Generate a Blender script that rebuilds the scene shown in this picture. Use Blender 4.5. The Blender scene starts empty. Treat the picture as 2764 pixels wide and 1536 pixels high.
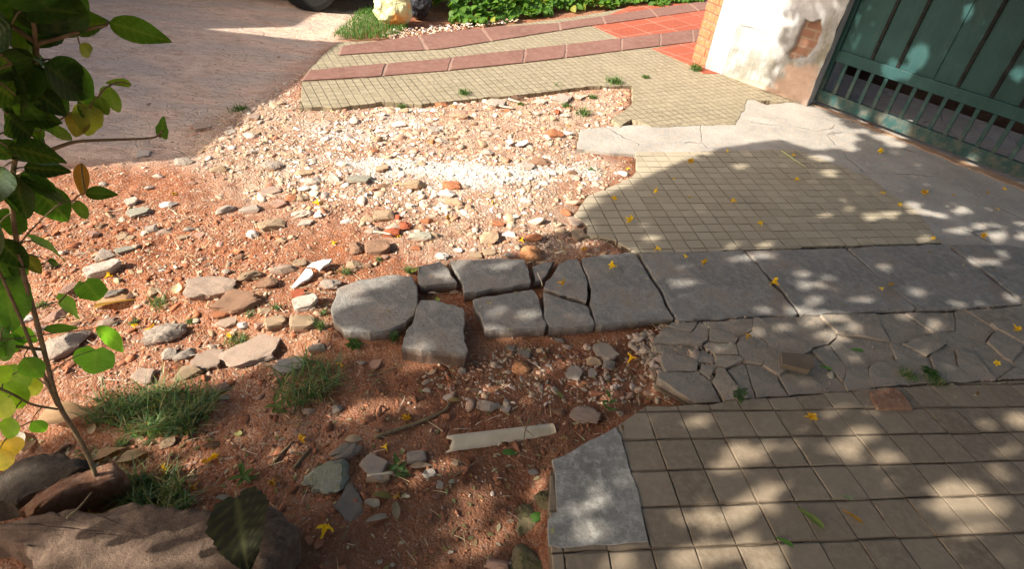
import bpy, bmesh, math, random
import numpy as np
from mathutils import Vector, Matrix
random.seed(7); rng = np.random.default_rng(7)
SC = bpy.context.scene; COL = SC.collection
R = math.radians

# ------------------------------------------------------------------ camera
FPX, CAMH, WPX, HPX = 1600.0, 1.5, 2764.0, 1536.0
_d = np.array([1150-1382, -(2800-768), -FPX], float); _d /= np.linalg.norm(_d)
_up = -_d; _fy = np.array([0, 0, -1.0]); _fy = _fy-_up*_fy.dot(_up); _fy /= np.linalg.norm(_fy)
ROT = np.stack([np.cross(_fy, _up), _fy, _up])           # world = ROT @ camera vector
cam = bpy.data.cameras.new('camera'); camo = bpy.data.objects.new('camera', cam); COL.objects.link(camo)
cam.sensor_fit = 'HORIZONTAL'; cam.sensor_width = 36; cam.lens = 36*FPX/WPX
cam.clip_start = 0.05; cam.clip_end = 500
M4 = Matrix([list(r)+[0] for r in ROT.tolist()]+[[0, 0, 0, 1]]); M4.translation = (0, 0, CAMH)
camo.matrix_world = M4; SC.camera = camo

# ------------------------------------------------------------------ light
SUN_EL, SUN_AZ = R(35), R(28)                            # SUN_AZ: where shadows fall, from +X
TOSUN = np.array([-math.cos(SUN_AZ)*math.cos(SUN_EL), -math.sin(SUN_AZ)*math.cos(SUN_EL), math.sin(SUN_EL)])
world = bpy.data.worlds.new('World'); SC.world = world; world.use_nodes = True
nt = world.node_tree; bg = nt.nodes['Background']; sky = nt.nodes.new('ShaderNodeTexSky')
sky.sky_type = 'NISHITA'; sky.sun_disc = False; sky.sun_elevation = SUN_EL
sky.sun_rotation = math.atan2(TOSUN[0], TOSUN[1]); sky.air_density = 1.0; sky.dust_density = 4.0
warm = nt.nodes.new('ShaderNodeMix'); warm.data_type = 'RGBA'; warm.blend_type = 'MULTIPLY'; warm.inputs[0].default_value = 1
nt.links.new(sky.outputs[0], warm.inputs[6]); warm.inputs[7].default_value = (1.0, .93, .84, 1)   # hazy, whitish sky
nt.links.new(warm.outputs[2], bg.inputs[0]); bg.inputs[1].default_value = 0.15
sl = bpy.data.lights.new('sun', 'SUN'); sl.energy = 5.0; sl.angle = R(0.53); sl.color = (1.0, 0.93, 0.80)
so = bpy.data.objects.new('sun', sl); COL.objects.link(so)
so.rotation_euler = Vector((-TOSUN).tolist()).to_track_quat('-Z', 'Y').to_euler(); so.location = (-8, -5, 9)
SC.view_settings.view_transform = 'Standard'; SC.view_settings.look = 'None'
SC.view_settings.gamma = 1.0; SC.view_settings.use_curve_mapping = False
SC.view_settings.exposure = 1.1
SC.render.engine = 'CYCLES'

# ------------------------------------------------------------------ photograph -> ground
TILES = {1: (0, 0), 2: (922, 0), 3: (1842, 0), 4: (0, 512), 5: (922, 512), 6: (1842, 512), 7: (0, 1024), 8: (922, 1024), 9: (1842, 1024)}
def px(t, x, y):
    if t == 0: return x*1.07298, y*1.07298
    o = TILES[t]; return o[0]+x/2.794, o[1]+y/2.794
def ray(t, x, y):
    u, v = px(t, x, y); d = ROT @ np.array([u-1382, -(v-768), -FPX]); return d/np.linalg.norm(d)
def P(t, x, y, z=0.0):
    d = ray(t, x, y); k = (z-CAMH)/d[2]; return np.array([d[0]*k, d[1]*k])
def pxw(t, x, y, w, z=0.0):
    """width in metres of w zoom pixels at this ground point"""
    d = ray(t, x, y); k = (z-CAMH)/d[2]
    return w*(1.07298 if t == 0 else 1/2.794)*k*abs((ROT.T @ d)[2])/FPX
def project(p):
    c = ROT.T @ (np.asarray(p, float)-np.array([0, 0, CAMH])); return 1382+FPX*c[0]/-c[2], 768-FPX*c[1]/-c[2]
def poly(t, pts, z=0.0): return np.array([P(t, x, y, z) for x, y in pts])

# ------------------------------------------------------------------ numpy helpers
def _hash(i, j, s):
    n = (i.astype(np.int64)*374761393+j.astype(np.int64)*668265263+s*982451653) & 0x7fffffff
    n = ((n ^ (n >> 13))*1274126177) & 0x7fffffff
    return ((n ^ (n >> 16)) & 0xffff)/65535.0
def vnoise(x, y, s=0):
    i, j = np.floor(x), np.floor(y); fx, fy = x-i, y-j
    fx = fx*fx*(3-2*fx); fy = fy*fy*(3-2*fy)
    a = _hash(i, j, s)*(1-fx)+_hash(i+1, j, s)*fx; b = _hash(i, j+1, s)*(1-fx)+_hash(i+1, j+1, s)*fx
    return (a*(1-fy)+b*fy)*2-1
def fbm(x, y, f, o=4, s=0):
    r = 0; a = 1.0; t = 0
    for k in range(o):
        r = r+a*vnoise(x*f, y*f, s+k*17); t += a; a *= .5; f *= 2.03
    return r/t
def sdf(pl, x, y):
    """signed distance, negative inside"""
    d2 = np.full(x.shape, 1e18); ins = np.zeros(x.shape, bool); n = len(pl)
    for i in range(n):
        a, b = pl[i], pl[(i+1) % n]; e = b-a
        wx, wy = x-a[0], y-a[1]; t = np.clip((wx*e[0]+wy*e[1])/max(e.dot(e), 1e-12), 0, 1)
        d2 = np.minimum(d2, (wx-e[0]*t)**2+(wy-e[1]*t)**2)
        c = (a[1] <= y) != (b[1] <= y)
        ins ^= c & (x < a[0]+e[0]*(y-a[1])/(e[1] if abs(e[1]) > 1e-12 else 1e-12))
    return np.where(ins, -1, 1)*np.sqrt(d2)
def smooth(a, b, x):
    t = np.clip((x-a)/(b-a), 0, 1); return t*t*(3-2*t)
def inside(pl, x, y): return sdf(pl, np.asarray(x, float), np.asarray(y, float)) < 0

# ------------------------------------------------------------------ zones on the ground
Z_FAR = poly(0, [(757, 268), (760, 200), (800, 150), (850, 105), (1000, 100), (1200, 72), (1440, 42), (1800, -20), (2060, 90), (2040, 260), (1880, 250), (1850, 312), (1640, 318), (1590, 300), (1560, 320), (1540, 300), (1590, 260), (1590, 215), (1480, 215), (1360, 232), (1190, 248), (1060, 262), (960, 255), (860, 268)])
Z_CONC = poly(0, [(1460, 322), (1600, 312), (1850, 308), (1780, 214), (1850, 230), (1930, 262), (2060, 245), (2600, 450), (2900, 600), (2900, 660), (2450, 640), (2370, 612), (2300, 530), (2180, 445), (2000, 376), (1600, 386), (1450, 372)])
Z_NEAR = poly(0, [(1600, 382), (1800, 380), (2002, 374), (2182, 443), (2302, 528), (2372, 610), (2100, 618), (1606, 637), (1545, 601), (1476, 588), (1478, 566), (1444, 540), (1480, 492), (1590, 445), (1602, 430)])
Z_RAMP = poly(0, [(1622, 1024), (1740, 1020), (2350, 966), (2590, 957), (2950, 1000), (3300, 1700), (1390, 1700), (1390, 1432), (1382, 1345), (1385, 1180), (1490, 1112), (1570, 1062)])
Z_CRACK = poly(0, [(1690, 806), (1850, 800), (2012, 792), (2310, 780), (2600, 766), (2900, 770), (2900, 960), (2590, 952), (2350, 962), (1745, 1013), (1700, 985), (1650, 960), (1660, 900), (1640, 850)])
Z_ROAD = poly(0, [(-900, 470), (0, 418), (200, 392), (480, 386), (520, 300), (640, 240), (700, 190), (760, 130), (840, 82), (900, 55), (1000, 20), (900, -60), (-1500, -60)])
Z_LOW = poly(0, [(-300, 700), (300, 720), (700, 820), (830, 845), (1010, 860), (1180, 850), (1230, 845), (1690, 812), (1700, 860), (1650, 960), (1700, 1012), (1600, 1024), (1560, 1066), (1485, 1116), (1387, 1182), (1384, 1345), (1390, 1440), (1390, 1700), (0, 1900), (-700, 1500)])
Z_SLAB = poly(0, [(835, 770), (850, 720), (1040, 690), (1045, 665), (1225, 655), (1600, 640), (2420, 605), (2900, 650), (2900, 766), (2012, 788), (1690, 805), (1230, 845), (1000, 850), (860, 835)])
Z_RUB = poly(0, [(480, 386), (520, 300), (640, 240), (757, 265), (860, 268), (1060, 262), (1360, 232), (1590, 205), (1590, 260), (1540, 300), (1460, 322), (1450, 372), (1600, 386), (1590, 445), (1480, 492), (1440, 545), (1540, 600), (1600, 638), (1230, 652), (1045, 665), (850, 715), (835, 790), (700, 860), (400, 800), (100, 740), (-100, 560), (0, 418), (200, 392)])
Z_CHAN = poly(0, [(1250, 1180), (1380, 1120), (1400, 1250), (1385, 1500), (1150, 1560), (900, 1560), (950, 1400), (1120, 1300)])
Z_LIME = poly(2, [(-160, 1195), (100, 1190), (400, 1190), (1000, 1215), (1500, 1262), (1900, 1250), (1930, 1300), (1500, 1325), (1300, 1380), (1060, 1460), (930, 1440), (850, 1345), (600, 1310), (300, 1320), (0, 1255)])
Z_LIME2 = [poly(2, [(330, 860), (520, 860), (600, 940), (420, 990), (300, 960)]), poly(1, [(2300, 930), (2580, 920), (2580, 1010), (2350, 1010)]), poly(2, [(0, 930), (300, 990), (250, 1040), (0, 1060)])]
Z_HEDGE = poly(0, [(1040, 58), (1250, 48), (1420, 22), (1700, 8), (1800, -30), (1700, -150), (980, -150), (1000, 10)])
Z_VERGE = poly(0, [(840, 90), (870, 60), (905, 22), (960, 5), (1010, 30), (1030, 70), (1000, 85), (960, 92), (900, 98)])

def hfun(x, y, fine=True):
    x = np.asarray(x, float); y = np.asarray(y, float)
    low = 1-smooth(-.07, .05, sdf(Z_LOW, x, y)+.02*fbm(x, y, 6, 2, 5))
    rub = 1-smooth(-.10, .06, sdf(Z_RUB, x, y))
    road = 1-smooth(-.35, .15, sdf(Z_ROAD, x, y))
    pave = np.zeros(x.shape)
    for z in (Z_FAR, Z_CONC, Z_NEAR, Z_RAMP, Z_CRACK, Z_SLAB): pave = np.maximum(pave, 1-smooth(-.03, .02, sdf(z, x, y)))
    lime = 1-smooth(-.12, .06, sdf(Z_LIME, x, y))
    chan = (1-smooth(-.10, .10, sdf(Z_CHAN, x, y)))*low
    n1 = fbm(x, y, 2.2, 3, 1); n2 = fbm(x, y, 11, 3, 2)
    h = -.028-.034*low+.015*rub*(1-low)-.02*road+.014*rub*(n1)+.018*n1*low+(.010*n2+.006*np.abs(fbm(x, y, 24, 2, 6)))*np.clip(rub+low, 0, 1)-.030*chan
    h = h+lime*(.014*(.6+.5*n1)+.010*np.abs(fbm(x, y, 16, 3, 8)))
    if fine: h = h+np.clip(rub+low+.25*road+.15, 0, 1)*(.0045*fbm(x, y, 38, 3, 3)+.0022*np.abs(fbm(x, y, 90, 2, 4)))
    h = h*(1-pave)+pave*np.minimum(h, -.045)
    # open gap around the loose block
    return h
def G(t, x, y):
    z = -.03
    for _ in range(4):
        p = P(t, x, y, z); z = float(hfun(p[0], p[1], False))
    return np.array([p[0], p[1], z])
def surf(t, x, y):
    """paved surface or ground, whichever is on top"""
    p = P(t, x, y)
    for z in (Z_FAR, Z_CONC, Z_NEAR, Z_RAMP, Z_CRACK, Z_SLAB):
        if inside(z, p[0], p[1]): return np.array([p[0], p[1], .004])
    return G(t, x, y)

# ------------------------------------------------------------------ materials
class MB:
    def __init__(s, name):
        s.m = bpy.data.materials.new(name); s.m.use_nodes = True; s.t = s.m.node_tree
        s.b = s.t.nodes['Principled BSDF']; s.b.inputs['Roughness'].default_value = .9
        s.b.inputs['Specular IOR Level'].default_value = .25
    def set(s, sock, v):
        if isinstance(v, bpy.types.NodeSocket): s.t.links.new(v, sock)
        elif v is not None: sock.default_value = v
    def n(s, typ, _out=0, _p=None, **k):
        nd = s.t.nodes.new('ShaderNode'+typ)
        for a, v in (_p or {}).items(): setattr(nd, a, v)
        for a, v in k.items():
            a = a.replace('_', ' '); s.set(nd.inputs[int(a[1:])] if a[0] == 'i' and a[1:].isdigit() else nd.inputs[a], v)
        return nd.outputs[_out]
    def obj(s): return s.n('TexCoord', 3)
    def noise(s, v, sc, det=4, rough=.55, out=0, dist=0): return s.n('TexNoise', out, Vector=v, Scale=sc, Detail=det, Roughness=rough, Distortion=dist)
    def ramp(s, f, *st):
        nd = s.t.nodes.new('ShaderNodeValToRGB'); s.set(nd.inputs[0], f); e = nd.color_ramp.elements
        while len(e) < len(st): e.new(.5)
        for q, (p, c) in zip(e, st): q.position = p; q.color = c if len(c) == 4 else (*c, 1)
        return nd.outputs[0]
    def mix(s, f, a, b, mode='MIX'):
        nd = s.t.nodes.new('ShaderNodeMix'); nd.data_type = 'RGBA'; nd.blend_type = mode
        s.set(nd.inputs[0], f); s.set(nd.inputs[6], a if not isinstance(a, tuple) or len(a) == 4 else (*a, 1)); s.set(nd.inputs[7], b if not isinstance(b, tuple) or len(b) == 4 else (*b, 1))
        return nd.outputs[2]
    def math(s, op, a, b=None, c=None, clamp=False):
        nd = s.t.nodes.new('ShaderNodeMath'); nd.operation = op; nd.use_clamp = clamp
        s.set(nd.inputs[0], a); s.set(nd.inputs[1], b); s.set(nd.inputs[2], c); return nd.outputs[0]
    def attr(s, name, out=0): return s.n('Attribute', out, {'attribute_name': name})
    def bump(s, h, d=.01, st=1.0, normal=None):
        nd = s.t.nodes.new('ShaderNodeBump'); nd.inputs['Strength'].default_value = st; nd.inputs['Distance'].default_value = d
        s.set(nd.inputs['Height'], h); s.set(nd.inputs['Normal'], normal); return nd.outputs[0]
    def done(s, color=None, normal=None, rough=None, spec=None):
        if isinstance(color, tuple): color = (*color, 1)
        s.set(s.b.inputs['Base Color'], color); s.set(s.b.inputs['Normal'], normal); s.set(s.b.inputs['Roughness'], rough)
        s.set(s.b.inputs['Specular IOR Level'], spec); return s.m

def mat_ground():
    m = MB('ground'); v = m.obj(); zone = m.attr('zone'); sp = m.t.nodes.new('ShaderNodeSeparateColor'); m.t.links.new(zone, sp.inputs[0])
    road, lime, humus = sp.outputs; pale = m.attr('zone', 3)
    big = m.noise(v, 2.3, 5, .6); mid = m.noise(v, 14, 6, .65); fine = m.noise(v, 85, 5, .7); grit = m.noise(v, 260, 3, .7)
    dirt = m.ramp(mid, (.30, (.15, .050, .025)), (.48, (.295, .105, .049)), (.72, (.40, .165, .082)))
    dirt = m.mix(m.ramp(big, (.40, (0, 0, 0)), (.68, (1, 1, 1))), dirt, (.34, .165, .095))
    vor = m.n('TexVoronoi', 1, Vector=v, Scale=120.0); vd = m.n('TexVoronoi', 0, Vector=v, Scale=120.0)
    hue = m.t.nodes.new('ShaderNodeSeparateColor'); m.t.links.new(vor, hue.inputs[0])
    speck = m.ramp(hue.outputs[0], (.55, (0, 0, 0)), (.62, (1, 1, 1)))
    sc = m.ramp(hue.outputs[1], (.0, (.62, .50, .40)), (.35, (.50, .27, .16)), (.6, (.36, .15, .09)), (.8, (.55, .50, .45)), (1, (.28, .20, .15)))
    dirt = m.mix(m.math('MULTIPLY', speck, m.math('MULTIPLY_ADD', pale, .45, m.math('MULTIPLY_ADD', humus, -.25, .28))), dirt, sc)
    palec = m.mix(m.ramp(fine, (.35, (0, 0, 0)), (.65, (1, 1, 1))), (.38, .265, .19), (.58, .46, .36))
    dirt = m.mix(m.math('MULTIPLY', pale, m.ramp(mid, (.36, (.2, .2, .2)), (.6, (1, 1, 1))), clamp=True), dirt, palec)
    # humus: darker brown soil with bits, colour lowered further to deepen its shade
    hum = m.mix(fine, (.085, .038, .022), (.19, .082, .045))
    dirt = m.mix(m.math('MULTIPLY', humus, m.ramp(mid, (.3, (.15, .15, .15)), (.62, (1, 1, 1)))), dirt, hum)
    # worn stone road
    vr = m.n('Mapping', Vector=v, Scale=(1.0, 2.2, 1.0), Rotation=(0, 0, .2))
    rmid = m.noise(vr, 9, 5, .65); rbig = m.noise(vr, 1.6, 4, .55, dist=.6)
    roadc = m.ramp(rmid, (.30, (.50, .33, .245)), (.5, (.68, .48, .37)), (.7, (.76, .57, .45)))
    roadc = m.mix(m.ramp(rbig, (.45, (0, 0, 0)), (.62, (.8, .8, .8))), roadc, m.mix(rmid, (.44, .345, .29), (.64, .52, .44)))
    ce = m.n('TexVoronoi', 0, {'feature': 'DISTANCE_TO_EDGE'}, Vector=m.n('VectorMath', 0, {'operation': 'ADD'}, i0=vr, i1=m.n('VectorMath', 0, {'operation': 'SCALE'}, i0=m.noise(v, 5, 3, .6, out=1), Scale=.12)), Scale=10.0)
    cgap = m.math('MULTIPLY', m.ramp(ce, (.0, (1, 1, 1)), (.10, (0, 0, 0))), m.ramp(m.noise(vr, 3.1, 3, .6), (.36, (0, 0, 0)), (.58, (1, 1, 1))))
    roadc = m.mix(m.math('MULTIPLY', cgap, .13), roadc, (.24, .17, .13))
    rspots = m.ramp(m.noise(vr, 26, 3, .6), (.30, (1, 1, 1)), (.36, (0, 0, 0)))
    roadc = m.mix(m.math('MULTIPLY', rspots, .7), roadc, (.12, .085, .07))
    col = m.mix(road, dirt, roadc)
    lm = m.math('MULTIPLY', lime, m.ramp(m.noise(v, 32, 5, .7), (.36, (.08, .08, .08)), (.50, (1, 1, 1))), clamp=True)
    col = m.mix(lm, col, m.mix(fine, (.50, .48, .45), (.70, .69, .665)))
    h = m.math('ADD', m.math('MULTIPLY', fine, .6), m.math('MULTIPLY', grit, .4))
    h = m.math('ADD', h, m.math('MULTIPLY', vd, -.35))
    h = m.math('MULTIPLY_ADD', rmid, m.math('MULTIPLY', road, 1.6), h); h = m.math('MULTIPLY_ADD', cgap, m.math('MULTIPLY', road, -.7), h)
    return m.done(col, m.bump(h, .014, 1.0), .95, .12)

def mat_tile(name, c1, c2, groove, gw=.06, wob=.02, stain=(.5, .5, .5), stain_amt=.5, depth=.006, joint=None):
    m = MB(name); uv = m.n('UVMap', 0, {'uv_map': 'grid'}); v = m.obj()
    w = m.noise(v, 3.5, 3, .5, out=1)
    wv = m.n('VectorMath', 0, {'operation': 'SUBTRACT'}, i0=w, i1=(.5, .5, .5))
    wv = m.n('VectorMath', 0, {'operation': 'SCALE'}, i0=wv, Scale=wob*10)
    uvw = m.n('VectorMath', 0, {'operation': 'ADD'}, i0=uv, i1=wv)
    s = m.t.nodes.new('ShaderNodeSeparateXYZ'); m.t.links.new(uvw, s.inputs[0])
    def line(c):
        f = m.math('FRACT', c); return m.math('ABSOLUTE', m.math('SUBTRACT', f, .5))
    lx, ly = line(s.outputs[0]), line(s.outputs[1])
    gwx, gwy = gw if isinstance(gw, tuple) else (gw, gw); nz = m.noise(v, 9, 3)
    wx = m.math('MULTIPLY_ADD', nz, gwx*1.4, gwx*.3); wy = m.math('MULTIPLY_ADD', nz, gwy*1.4, gwy*.3)
    e = m.math('MAXIMUM', m.math('MULTIPLY', m.math('SUBTRACT', lx, m.math('SUBTRACT', .5, wx)), 1/(gwx*1.1)), m.math('MULTIPLY', m.math('SUBTRACT', ly, m.math('SUBTRACT', .5, wy)), 1/(gwy*1.1)))
    g = m.math('ADD', e, .35, clamp=True)
    cell = m.n('VectorMath', 0, {'operation': 'FLOOR'}, i0=m.n('VectorMath', 0, {'operation': 'ADD'}, i0=uvw, i1=(.0, .0, .0)))
    cr = m.n('TexWhiteNoise', 0, {'noise_dimensions': '2D'}, Vector=cell)
    n1 = m.noise(v, 4, 6, .65); n2 = m.noise(v, 40, 5, .7); n3 = m.noise(v, 220, 3, .7)
    c = m.mix(m.math('MULTIPLY_ADD', cr, .7, m.math('MULTIPLY_ADD', n1, .9, -.35), clamp=True), c1, c2)
    c = m.mix(m.math('MULTIPLY', m.ramp(n2, (.42, (0, 0, 0)), (.70, (1, 1, 1))), stain_amt), c, stain)
    c = m.mix(m.math('MULTIPLY', m.ramp(n1, (.50, (0, 0, 0)), (.72, (1, 1, 1))), stain_amt*.8), c, tuple(x*1.25 for x in c1))
    sp = m.ramp(n3, (.28, (1, 1, 1)), (.36, (0, 0, 0)))
    c = m.mix(m.math('MULTIPLY', sp, .5), c, tuple(x*.35 for x in c1))
    gfade = m.ramp(m.noise(v, 2.2, 4, .6), (.28, (.35, .35, .35)), (.55, (1, 1, 1)))
    c = m.mix(m.math('MULTIPLY', g, gfade), c, groove)
    h = m.math('SUBTRACT', m.math('MULTIPLY', n2, .16), m.math('MULTIPLY', g, gfade)); h = m.math('MULTIPLY_ADD', n3, .08, h)
    return m.done(c, m.bump(h, depth, .9), .82, .25)

def mat_concrete(name, c1, c2, c3, sc=1.0, d=.004, crack=False, speck=.55):
    m = MB(name); v = m.obj(); n1 = m.noise(v, 3.5*sc, 6, .65); n2 = m.noise(v, 22*sc, 5, .7); n3 = m.noise(v, 105*sc, 5, .8)
    c = m.mix(m.ramp(n1, (.32, (0, 0, 0)), (.66, (1, 1, 1))), c1, c2)
    c = m.mix(m.math('MULTIPLY', m.ramp(n2, (.46, (0, 0, 0)), (.66, (1, 1, 1))), .75), c, c3)
    if crack is None: c = m.mix(m.math('MULTIPLY', m.ramp(m.noise(v, 5, 6, .7), (.50, (0, 0, 0)), (.68, (1, 1, 1))), .55), c, (.30, .20, .135))
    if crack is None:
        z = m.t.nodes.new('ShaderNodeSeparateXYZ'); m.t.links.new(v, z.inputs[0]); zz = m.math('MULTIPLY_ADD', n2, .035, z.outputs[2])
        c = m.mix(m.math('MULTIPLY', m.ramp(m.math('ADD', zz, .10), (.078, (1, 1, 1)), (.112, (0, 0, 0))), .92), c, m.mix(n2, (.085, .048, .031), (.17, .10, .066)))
    c = m.mix(m.math('MULTIPLY', m.ramp(n3, (.36, (1, 1, 1)), (.44, (0, 0, 0))), speck), c, tuple(x*.35 for x in c1))
    h = m.math('MULTIPLY_ADD', n3, .45, m.math('MULTIPLY', n2, .6))
    if crack:
        e = m.n('TexVoronoi', 0, {'feature': 'DISTANCE_TO_EDGE'}, Vector=m.n('VectorMath', 0, {'operation': 'ADD'}, i0=v, i1=m.n('VectorMath', 0, {'operation': 'SCALE'}, i0=m.noise(v, 6, 4, .6, out=1), Scale=.09)), Scale=1.7)
        k = m.ramp(e, (.0, (1, 1, 1)), (.012, (0, 0, 0))); k = m.math('MULTIPLY', k, m.ramp(n1, (.45, (0, 0, 0)), (.55, (1, 1, 1))))
        c = m.mix(m.math('MULTIPLY', k, .6), c, (.07, .06, .05)); h = m.math('SUBTRACT', h, k)
    return m.done(c, m.bump(h, d, .9), .88, .22)

def mat_stone(name, use_attr=False):
    m = MB(name); v = m.obj()
    base = m.attr('tint') if use_attr else m.n('ObjectInfo', 1)
    rnd = m.n('ObjectInfo', 5) if not use_attr else None
    if rnd is not None: v = m.n('VectorMath', 0, {'operation': 'ADD'}, i0=v, i1=m.n('CombineXYZ', X=m.math('MULTIPLY', rnd, 37.0), Y=m.math('MULTIPLY', rnd, 11.0)))
    n1 = m.noise(v, 28, 6, .7); n2 = m.noise(v, 150, 4, .75)
    c = m.mix(m.ramp(n1, (.3, (.62, .60, .58)), (.55, (1, 1, 1)), (.78, (1.22, 1.2, 1.17))), base, base)
    c = m.mix(1.0, base, m.ramp(n1, (.30, (.66, .63, .60)), (.48, (1.08, 1.07, 1.06)), (.75, (1.3, 1.29, 1.27))), 'MULTIPLY')
    c = m.mix(m.math('MULTIPLY', m.ramp(n2, (.28, (1, 1, 1)), (.40, (0, 0, 0))), .6), c, (.12, .085, .065))
    c = m.mix(m.math('MULTIPLY', m.ramp(m.noise(v, 9, 4, .6), (.52, (0, 0, 0)), (.70, (1, 1, 1))), .5), c, (.42, .21, .13))
    if not use_attr:
        z = m.t.nodes.new('ShaderNodeSeparateXYZ'); m.t.links.new(m.obj(), z.inputs[0]); zz = m.math('MULTIPLY_ADD', n1, .8, z.outputs[2])
        c = m.mix(m.math('MULTIPLY', m.ramp(zz, (.05, (1, 1, 1)), (.75, (0, 0, 0))), .8), c, (.31, .135, .072))
    return m.done(c, m.bump(m.math('MULTIPLY_ADD', n2, .5, n1), .006, .9), .92, .18)

def mat_leaf(name, use_attr=True, trans=.48, rough=.5, spec=.22):
    m = MB(name); base = m.attr('tint') if use_attr else m.n('ObjectInfo', 1); v = m.obj()
    n = m.noise(v, 45, 4, .6)
    c = m.mix(1.0, base, m.ramp(n, (.3, (.72, .75, .7)), (.65, (1, 1, 1))), 'MULTIPLY')
    if use_attr:
        r = m.attr('rib', 2); c = m.mix(m.math('MULTIPLY', r, .30), c, m.mix(.5, base, (.45, .5, .18)))
    m.done(c, m.bump(n, .002, .5), rough, spec)
    tr = m.t.nodes.new('ShaderNodeBsdfTranslucent'); m.set(tr.inputs[0], m.mix(1.0, c, (1.9, 1.9, .5, 1), 'MULTIPLY'))
    ms = m.t.nodes.new('ShaderNodeMixShader'); ms.inputs[0].default_value = trans
    m.t.links.new(m.b.outputs[0], ms.inputs[1]); m.t.links.new(tr.outputs[0], ms.inputs[2])
    m.t.links.new(ms.outputs[0], m.t.nodes['Material Output'].inputs[0]); return m.m

def mat_simple(name, c1, c2, sc=30, rough=.7, spec=.3, d=.003, metal=0):
    m = MB(name); v = m.obj(); n = m.noise(v, sc, 6, .65)
    m.b.inputs['Metallic'].default_value = metal
    return m.done(m.mix(m.ramp(n, (.35, (0, 0, 0)), (.65, (1, 1, 1))), c1, c2), m.bump(m.noise(v, sc*5, 4, .7), d, .6), rough, spec)

def mat_brick():
    m = MB('brick'); v = m.obj()
    b = m.t.nodes.new('ShaderNodeTexBrick'); m.t.links.new(m.n('Mapping', Vector=v, Rotation=(R(90), 0, 0)), b.inputs[0])
    b.inputs['Scale'].default_value = 1; b.inputs['Brick Width'].default_value = .13; b.inputs['Row Height'].default_value = .062; b.inputs['Mortar Size'].default_value = .006
    b.inputs['Color1'].default_value = (.55, .17, .07, 1); b.inputs['Color2'].default_value = (.46, .13, .06, 1); b.inputs['Mortar'].default_value = (.50, .38, .28, 1)
    n = m.noise(v, 60, 5, .7); c = m.mix(m.math('MULTIPLY', m.ramp(n, (.45, (0, 0, 0)), (.7, (1, 1, 1))), .4), b.outputs[0], (.6, .36, .24))
    h = m.math('SUBTRACT', m.math('MULTIPLY', n, .3), b.outputs[1])
    return m.done(c, m.bump(h, .006, .9), .9, .2)

def mat_plaster():
    m = MB('worn_plaster'); v = m.obj(); a = m.attr('wear_shade'); s = m.t.nodes.new('ShaderNodeSeparateColor'); m.t.links.new(a, s.inputs[0])
    brick, base, stain = s.outputs  # stain also holds the shade painted on the pillar's right side
    n1 = m.noise(v, 4, 6, .65); n2 = m.noise(v, 22, 6, .7); n3 = m.noise(v, 120, 4, .7)
    c = m.mix(m.ramp(n1, (.34, (0, 0, 0)), (.62, (1, 1, 1))), (.31, .32, .35), (.52, .53, .56))
    c = m.mix(m.math('MULTIPLY', m.ramp(n2, (.50, (0, 0, 0)), (.70, (1, 1, 1))), .5), c, (.50, .46, .42))
    sm = m.math('MULTIPLY', stain, m.ramp(m.noise(m.n('Mapping', Vector=v, Scale=(1, 1, .35)), 9, 6, .7), (.34, (.1, .1, .1)), (.58, (1, 1, 1))), clamp=True)
    c = m.mix(sm, c, m.mix(n2, (.13, .125, .10), (.30, .28, .23)))
    bt = m.t.nodes.new('ShaderNodeTexBrick'); m.t.links.new(m.n('Mapping', Vector=v, Rotation=(R(90), 0, 0)), bt.inputs[0])
    bt.inputs['Scale'].default_value = 1; bt.inputs['Brick Width'].default_value = .17; bt.inputs['Row Height'].default_value = .062; bt.inputs['Mortar Size'].default_value = .009
    bt.inputs['Color1'].default_value = (.17, .07, .046, 1); bt.inputs['Color2'].default_value = (.23, .11, .075, 1); bt.inputs['Mortar'].default_value = (.25, .175, .13, 1)
    c = m.mix(brick, c, m.mix(m.math('MULTIPLY', n2, .5), bt.outputs[0], (.44, .30, .22)))
    c = m.mix(base, c, m.mix(n2, (.42, .27, .20), (.60, .44, .35)))
    h = m.math('MULTIPLY_ADD', n3, .35, n2); h = m.math('SUBTRACT', h, m.math('MULTIPLY', bt.outputs[1], brick))
    return m.done(c, m.bump(h, .007, .9), .92, .15)

def mat_paint():
    m = MB('green_gate_paint'); v = m.obj(); n = m.noise(v, 5, 5, .6); n2 = m.noise(v, 60, 4, .7)
    c = m.mix(m.ramp(n, (.35, (0, 0, 0)), (.65, (1, 1, 1))), (.011, .050, .050), (.019, .068, .068))
    c = m.mix(m.math('MULTIPLY', m.ramp(n2, (.62, (0, 0, 0)), (.74, (1, 1, 1))), .35), c, (.10, .18, .16))
    c = m.mix(m.ramp(m.noise(v, 170, 3, .7), (.72, (0, 0, 0)), (.78, (1, 1, 1))), c, (.42, .44, .42))
    z = m.t.nodes.new('ShaderNodeSeparateXYZ'); m.t.links.new(v, z.inputs[0])
    low = m.math('MULTIPLY', m.ramp(z.outputs[2], (.03, (1, 1, 1)), (.30, (0, 0, 0))), m.ramp(m.noise(v, 16, 6, .7), (.42, (0, 0, 0)), (.66, (1, 1, 1))))
    c = m.mix(m.math('MULTIPLY', low, .6), c, (.20, .15, .11))
    st = m.noise(m.n('Mapping', Vector=v, Scale=(14, 14, 1.2)), 2.5, 5, .7)
    c = m.mix(m.math('MULTIPLY', m.ramp(st, (.54, (0, 0, 0)), (.74, (1, 1, 1))), .35), c, (.075, .10, .09))
    return m.done(c, m.bump(n2, .002, .6), m.math('MULTIPLY_ADD', n, .25, .40), .3)

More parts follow.
